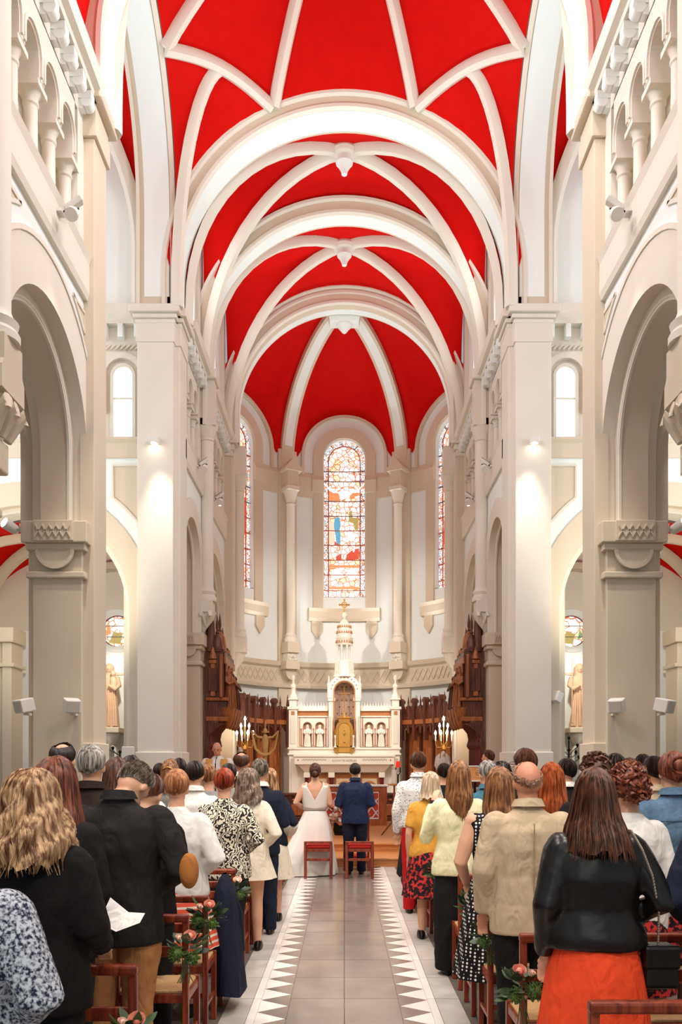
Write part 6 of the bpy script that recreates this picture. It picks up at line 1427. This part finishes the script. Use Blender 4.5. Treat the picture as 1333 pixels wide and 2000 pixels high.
MB().box(-.24, .24, -.08, .1, .86, .9).build('armrest', CHAIRW, pd, bevel=.01); MB().box(-.22, .22, -.07, .09, .9, .93).build('armrest_pad', REDCUSH, pd, bevel=.012); MB().box(-.18, .18, -.34, .0, .18, .25).build('knee_pad', REDCUSH, pd, bevel=.02)
for z in (.4, .55, .68): MB().box(-.18, .18, .01, .03, z, z+.04).build('back_rail', CHAIRW, pd)
# reading desk, microphone and lectern
ld = thing('reading_desk', 'slim reading desk with open orange covered book on the right', 'lectern', (PX(928, 14.05), 14.05, .15)); MB().box(-.02, .02, -.02, .02, 0, 1.3).build('post', BLACKM, ld); MB().box(-.15, .15, -.15, .15, 0, .03).build('foot', BLACKM, ld, bevel=.01); b = MB().box(-.17, .17, -.02, .02, -.13, .13).build('board', OAKL, ld, bevel=.006); b.location = (0, 0, 1.42); b.rotation_euler = (radians(-15), 0, 0); MB().ring([(-.17, -.13), (-.17, .13), (.17, .13), (.17, -.13)], rect(-.01, .012, .0, .03), MY(0), True).build('rim', WHITEPL, b)
mc = thing('microphone_stand', 'thin black microphone stand in front of the priest', 'microphone', (PX(421, 15.0), 15.0, .3)); MB().lathe([(.13, 0), (.13, .02), (.01, .03), (.01, 1.45)], 0, 0, 12).build('pole', BLACKM, mc, True); MB().tube([(0, 0, 1.44), (0, .06, 1.52), (0, .14, 1.56)], [.006, .006, .012], 8).build('gooseneck', BLACKM, mc)
# ------------------------------------------------------------------ flowers tied to the chairs
LEAFM = [mat('leaf_dark_green', (44, 62, 36), .45, .15, 20), mat('leaf_grey_green', (104, 122, 96), .5, .12, 20), mat('leaf_mid_green', (70, 96, 52), .45, .15, 20)]
ROSEM = [mat('rose_peach', (246, 172, 148), .6, .08, 30), mat('rose_pale', (248, 216, 196), .6, .06, 30)]
def leaf_mesh(m, w_, L):
    g = MB(); rows = []
    for i in range(6):
        t = i/5; hw = w_*sin(pi*min(.97, t*.92+.06))**.8; rows.append([(-hw, L*t, .012*t*t-.01+.006), (0, L*t, -.008+.02*t*t), (hw, L*t, .012*t*t-.004)])
    return g.grid(rows).mesh('leaf', m, True)
LV = [leaf_mesh(LEAFM[i % 3], (.024, .03, .02)[i % 3], (.085, .075, .1)[i % 3]) for i in range(3)]
def rose_mesh(m):
    g = MB(); g.ell((0, 0, .0), (.02, .02, .024), 10, 8)
    for ly, (r, n, h) in enumerate(((.018, 3, .03), (.028, 5, .026), (.038, 6, .016))):
        for i in range(n):
            a = 2*pi*i/n+ly*.5; rows = []
            for u_ in range(4):
                t = u_/3; rows.append([(r*(.5+.6*t)*cos(a+e*(1.0 if t > 0 else .5)), r*(.5+.6*t)*sin(a+e*(1.0 if t > 0 else .5)), -.025+(h+.025)*t*(1-.12*e*e*4)) for e in (-.55, -.27, 0, .27, .55)])
            g.grid(rows)
    return g.mesh('rose', m, True)
RS = [rose_mesh(m) for m in ROSEM]
POMM = MB(); rp_ = random.Random(3)
POMM.ell((0, 0, 0), (.03, .03, .028), 12, 8)
for i in range(70):
    a, b = rp_.uniform(0, 2*pi), math.acos(rp_.uniform(-1, 1)); d = Vector((sin(b)*cos(a), sin(b)*sin(a), cos(b))); POMM.tube([d*.02, d*.042], [.006, .002], 4)
POM = POMM.mesh('green_pom', mat('pom_green', (78, 104, 44), .6, .15, 40))
def posy(X, D, z, s, label, pale=0, sc_=1.0, seed=0):
    r = random.Random(seed); p = thing('chair_posy', label, 'flowers', (X, D, z), 0, 'posies tied to the aisle chairs')
    def ob(me, nm, loc, rot, sc2=1.):
        o = bpy.data.objects.new(nm, me); col.objects.link(o); o.parent = p; o.location = loc; o.rotation_euler = rot; o.scale = (sc2*sc_,)*3
    for i in range(34):
        a = r.uniform(0, 2*pi); el = r.uniform(-.7, .9); d = Vector((cos(a)*cos(el)*.9, sin(a)*cos(el)*.8, sin(el)*1.1)); ob(LV[i % 3], 'leaf', d*.05*sc_, (el, r.uniform(-.6, .6), a-pi/2), r.uniform(.6, 1.0))
    ob(RS[pale], 'rose', Vector((-s*.02, -.045, .075))*sc_, (radians(38), radians(-s*12), 0), .78); ob(RS[1], 'rose', Vector((s*.04, -.02, .06))*sc_, (radians(30), 0, 1), .5)
    ob(POM, 'green_pom', Vector((s*.045, -.06, -.01))*sc_, (0, 0, 0), 1.1); ob(POM, 'green_pom', Vector((-s*.04, -.055, -.03))*sc_, (0, 0, 1), .9)
    g = MB()
    for i in range(7): g.tube([(0, 0, 0), ((r.uniform(-.02, .02))*sc_, -.03*sc_, -.08*sc_), (r.uniform(-.05, .05)*sc_, -.04*sc_, -.16*sc_)], .003, 4)
    g.build('stems', LEAFM[2], p); MB().tube([(-.025, -.0, -.06), (.025, -.0, -.06)], .012, 6).build('twine', RUSH, p)
WHERE = ['nearest the camera', 'second from the camera', 'third from the camera', 'fourth from the camera', 'fifth from the camera', 'sixth from the camera', 'seventh from the camera']
for i, (r_, z, pa) in enumerate(((0, .62, 0), (1, .72, 0), (2, .78, 0), (4, .74, 1), (6, .78, 1), (8, .8, 1), (11, .8, 1))):
    posy(-.87, ROWS[-1][r_]-.06, z, -1, 'rose and greenery posy on a left aisle chair, %s' % WHERE[i], pa, 1.1, 10+i)
for i, (r_, z, pa) in enumerate(((1, .66, 0), (2, .72, 0), (3, .76, 1), (6, .76, 1), (8, .8, 1), (10, .8, 1))):
    posy(.87, ROWS[1][r_]-.06, z, 1, 'rose and greenery posy on a right aisle chair, %s' % WHERE[i], pa, 1.1, 30+i)
bq = thing('altar_bouquet', 'large white and pink flower arrangement standing between bride and groom', 'flowers', (-.1, 16.6, .3))
MB().lathe([(.1, 0), (.13, .1), (.11, .25)], 0, 0, 12).build('vase', BLACKM, bq, True); r = random.Random(5)
for i in range(46):
    a = r.uniform(0, 2*pi); h = r.uniform(.15, .75); q = r.uniform(.05, .2); o = bpy.data.objects.new('leaf' if i % 2 else 'rose', LV[i % 3] if i % 2 else RS[i // 2 % 2]); col.objects.link(o); o.parent = bq; o.location = (q*cos(a), q*sin(a), h); o.rotation_euler = (r.uniform(0, 1), r.uniform(-.5, .5), a); o.scale = (1.5,)*3
g = MB()
for i in range(12): g.ell((.17*cos(i*2.4), .17*sin(i*2.4)-.02, .2+.05*i), (.04, .04, .035), 8, 6)
g.build('white_blooms', WHITEF, bq, True)
# ------------------------------------------------------------------ coats over the chairs
def coat(X, D, s, zt, zb, m, label, badge=False):
    c = thing('draped_coat', label, 'coat', (X, D, 0)); n = 28; g = MB(); rows = []
    for i in range(12):
        t = i/11; zz = zt+(zb-zt)*t; row = []
        for j in range(n):
            a = 2*pi*j/n; rx = (.07+.05*t+.012*sin(5*a)*t)*(sin(min(1, t*5+.15)*pi/2)); ry = (.16+.05*t+.02*sin(4*a+1)*t)*(sin(min(1, t*5+.2)*pi/2))
            row.append((rx*cos(a)-s*.03*t, ry*sin(a)+.1, zz+.02*sin(3*a)*(t > .95)))
        row.append(row[0]); rows.append(row)
    g.grid(rows); o = g.build('cloth', m, c, True, 80)
    MB().tube([(-s*.0, .1, zt-.05), (-s*.07, .16, zt-.3), (-s*.09, .2, zt-.58)], [.05, .055, .045], 10).build('sleeve', m, c, True)
    if badge:
        MB().lathe([(0, 0), (.045, 0), (.045, .006), (0, .008)], 0, 0, 18).build('round_badge', CREAMF, c).location = (-.03, -.13, zt-.3); c.children[-1].rotation_euler = (pi/2, 0, 0); c.children[-1].scale = (1, 1.5, 1)
coat(-.86, 5.78, -1, .96, .12, NAVY, 'dark navy coat draped over a left aisle chair'); coat(.84, 10.6, 1, .97, .3, BLACKC, 'black jacket with an oval white badge over a right aisle chair', True)
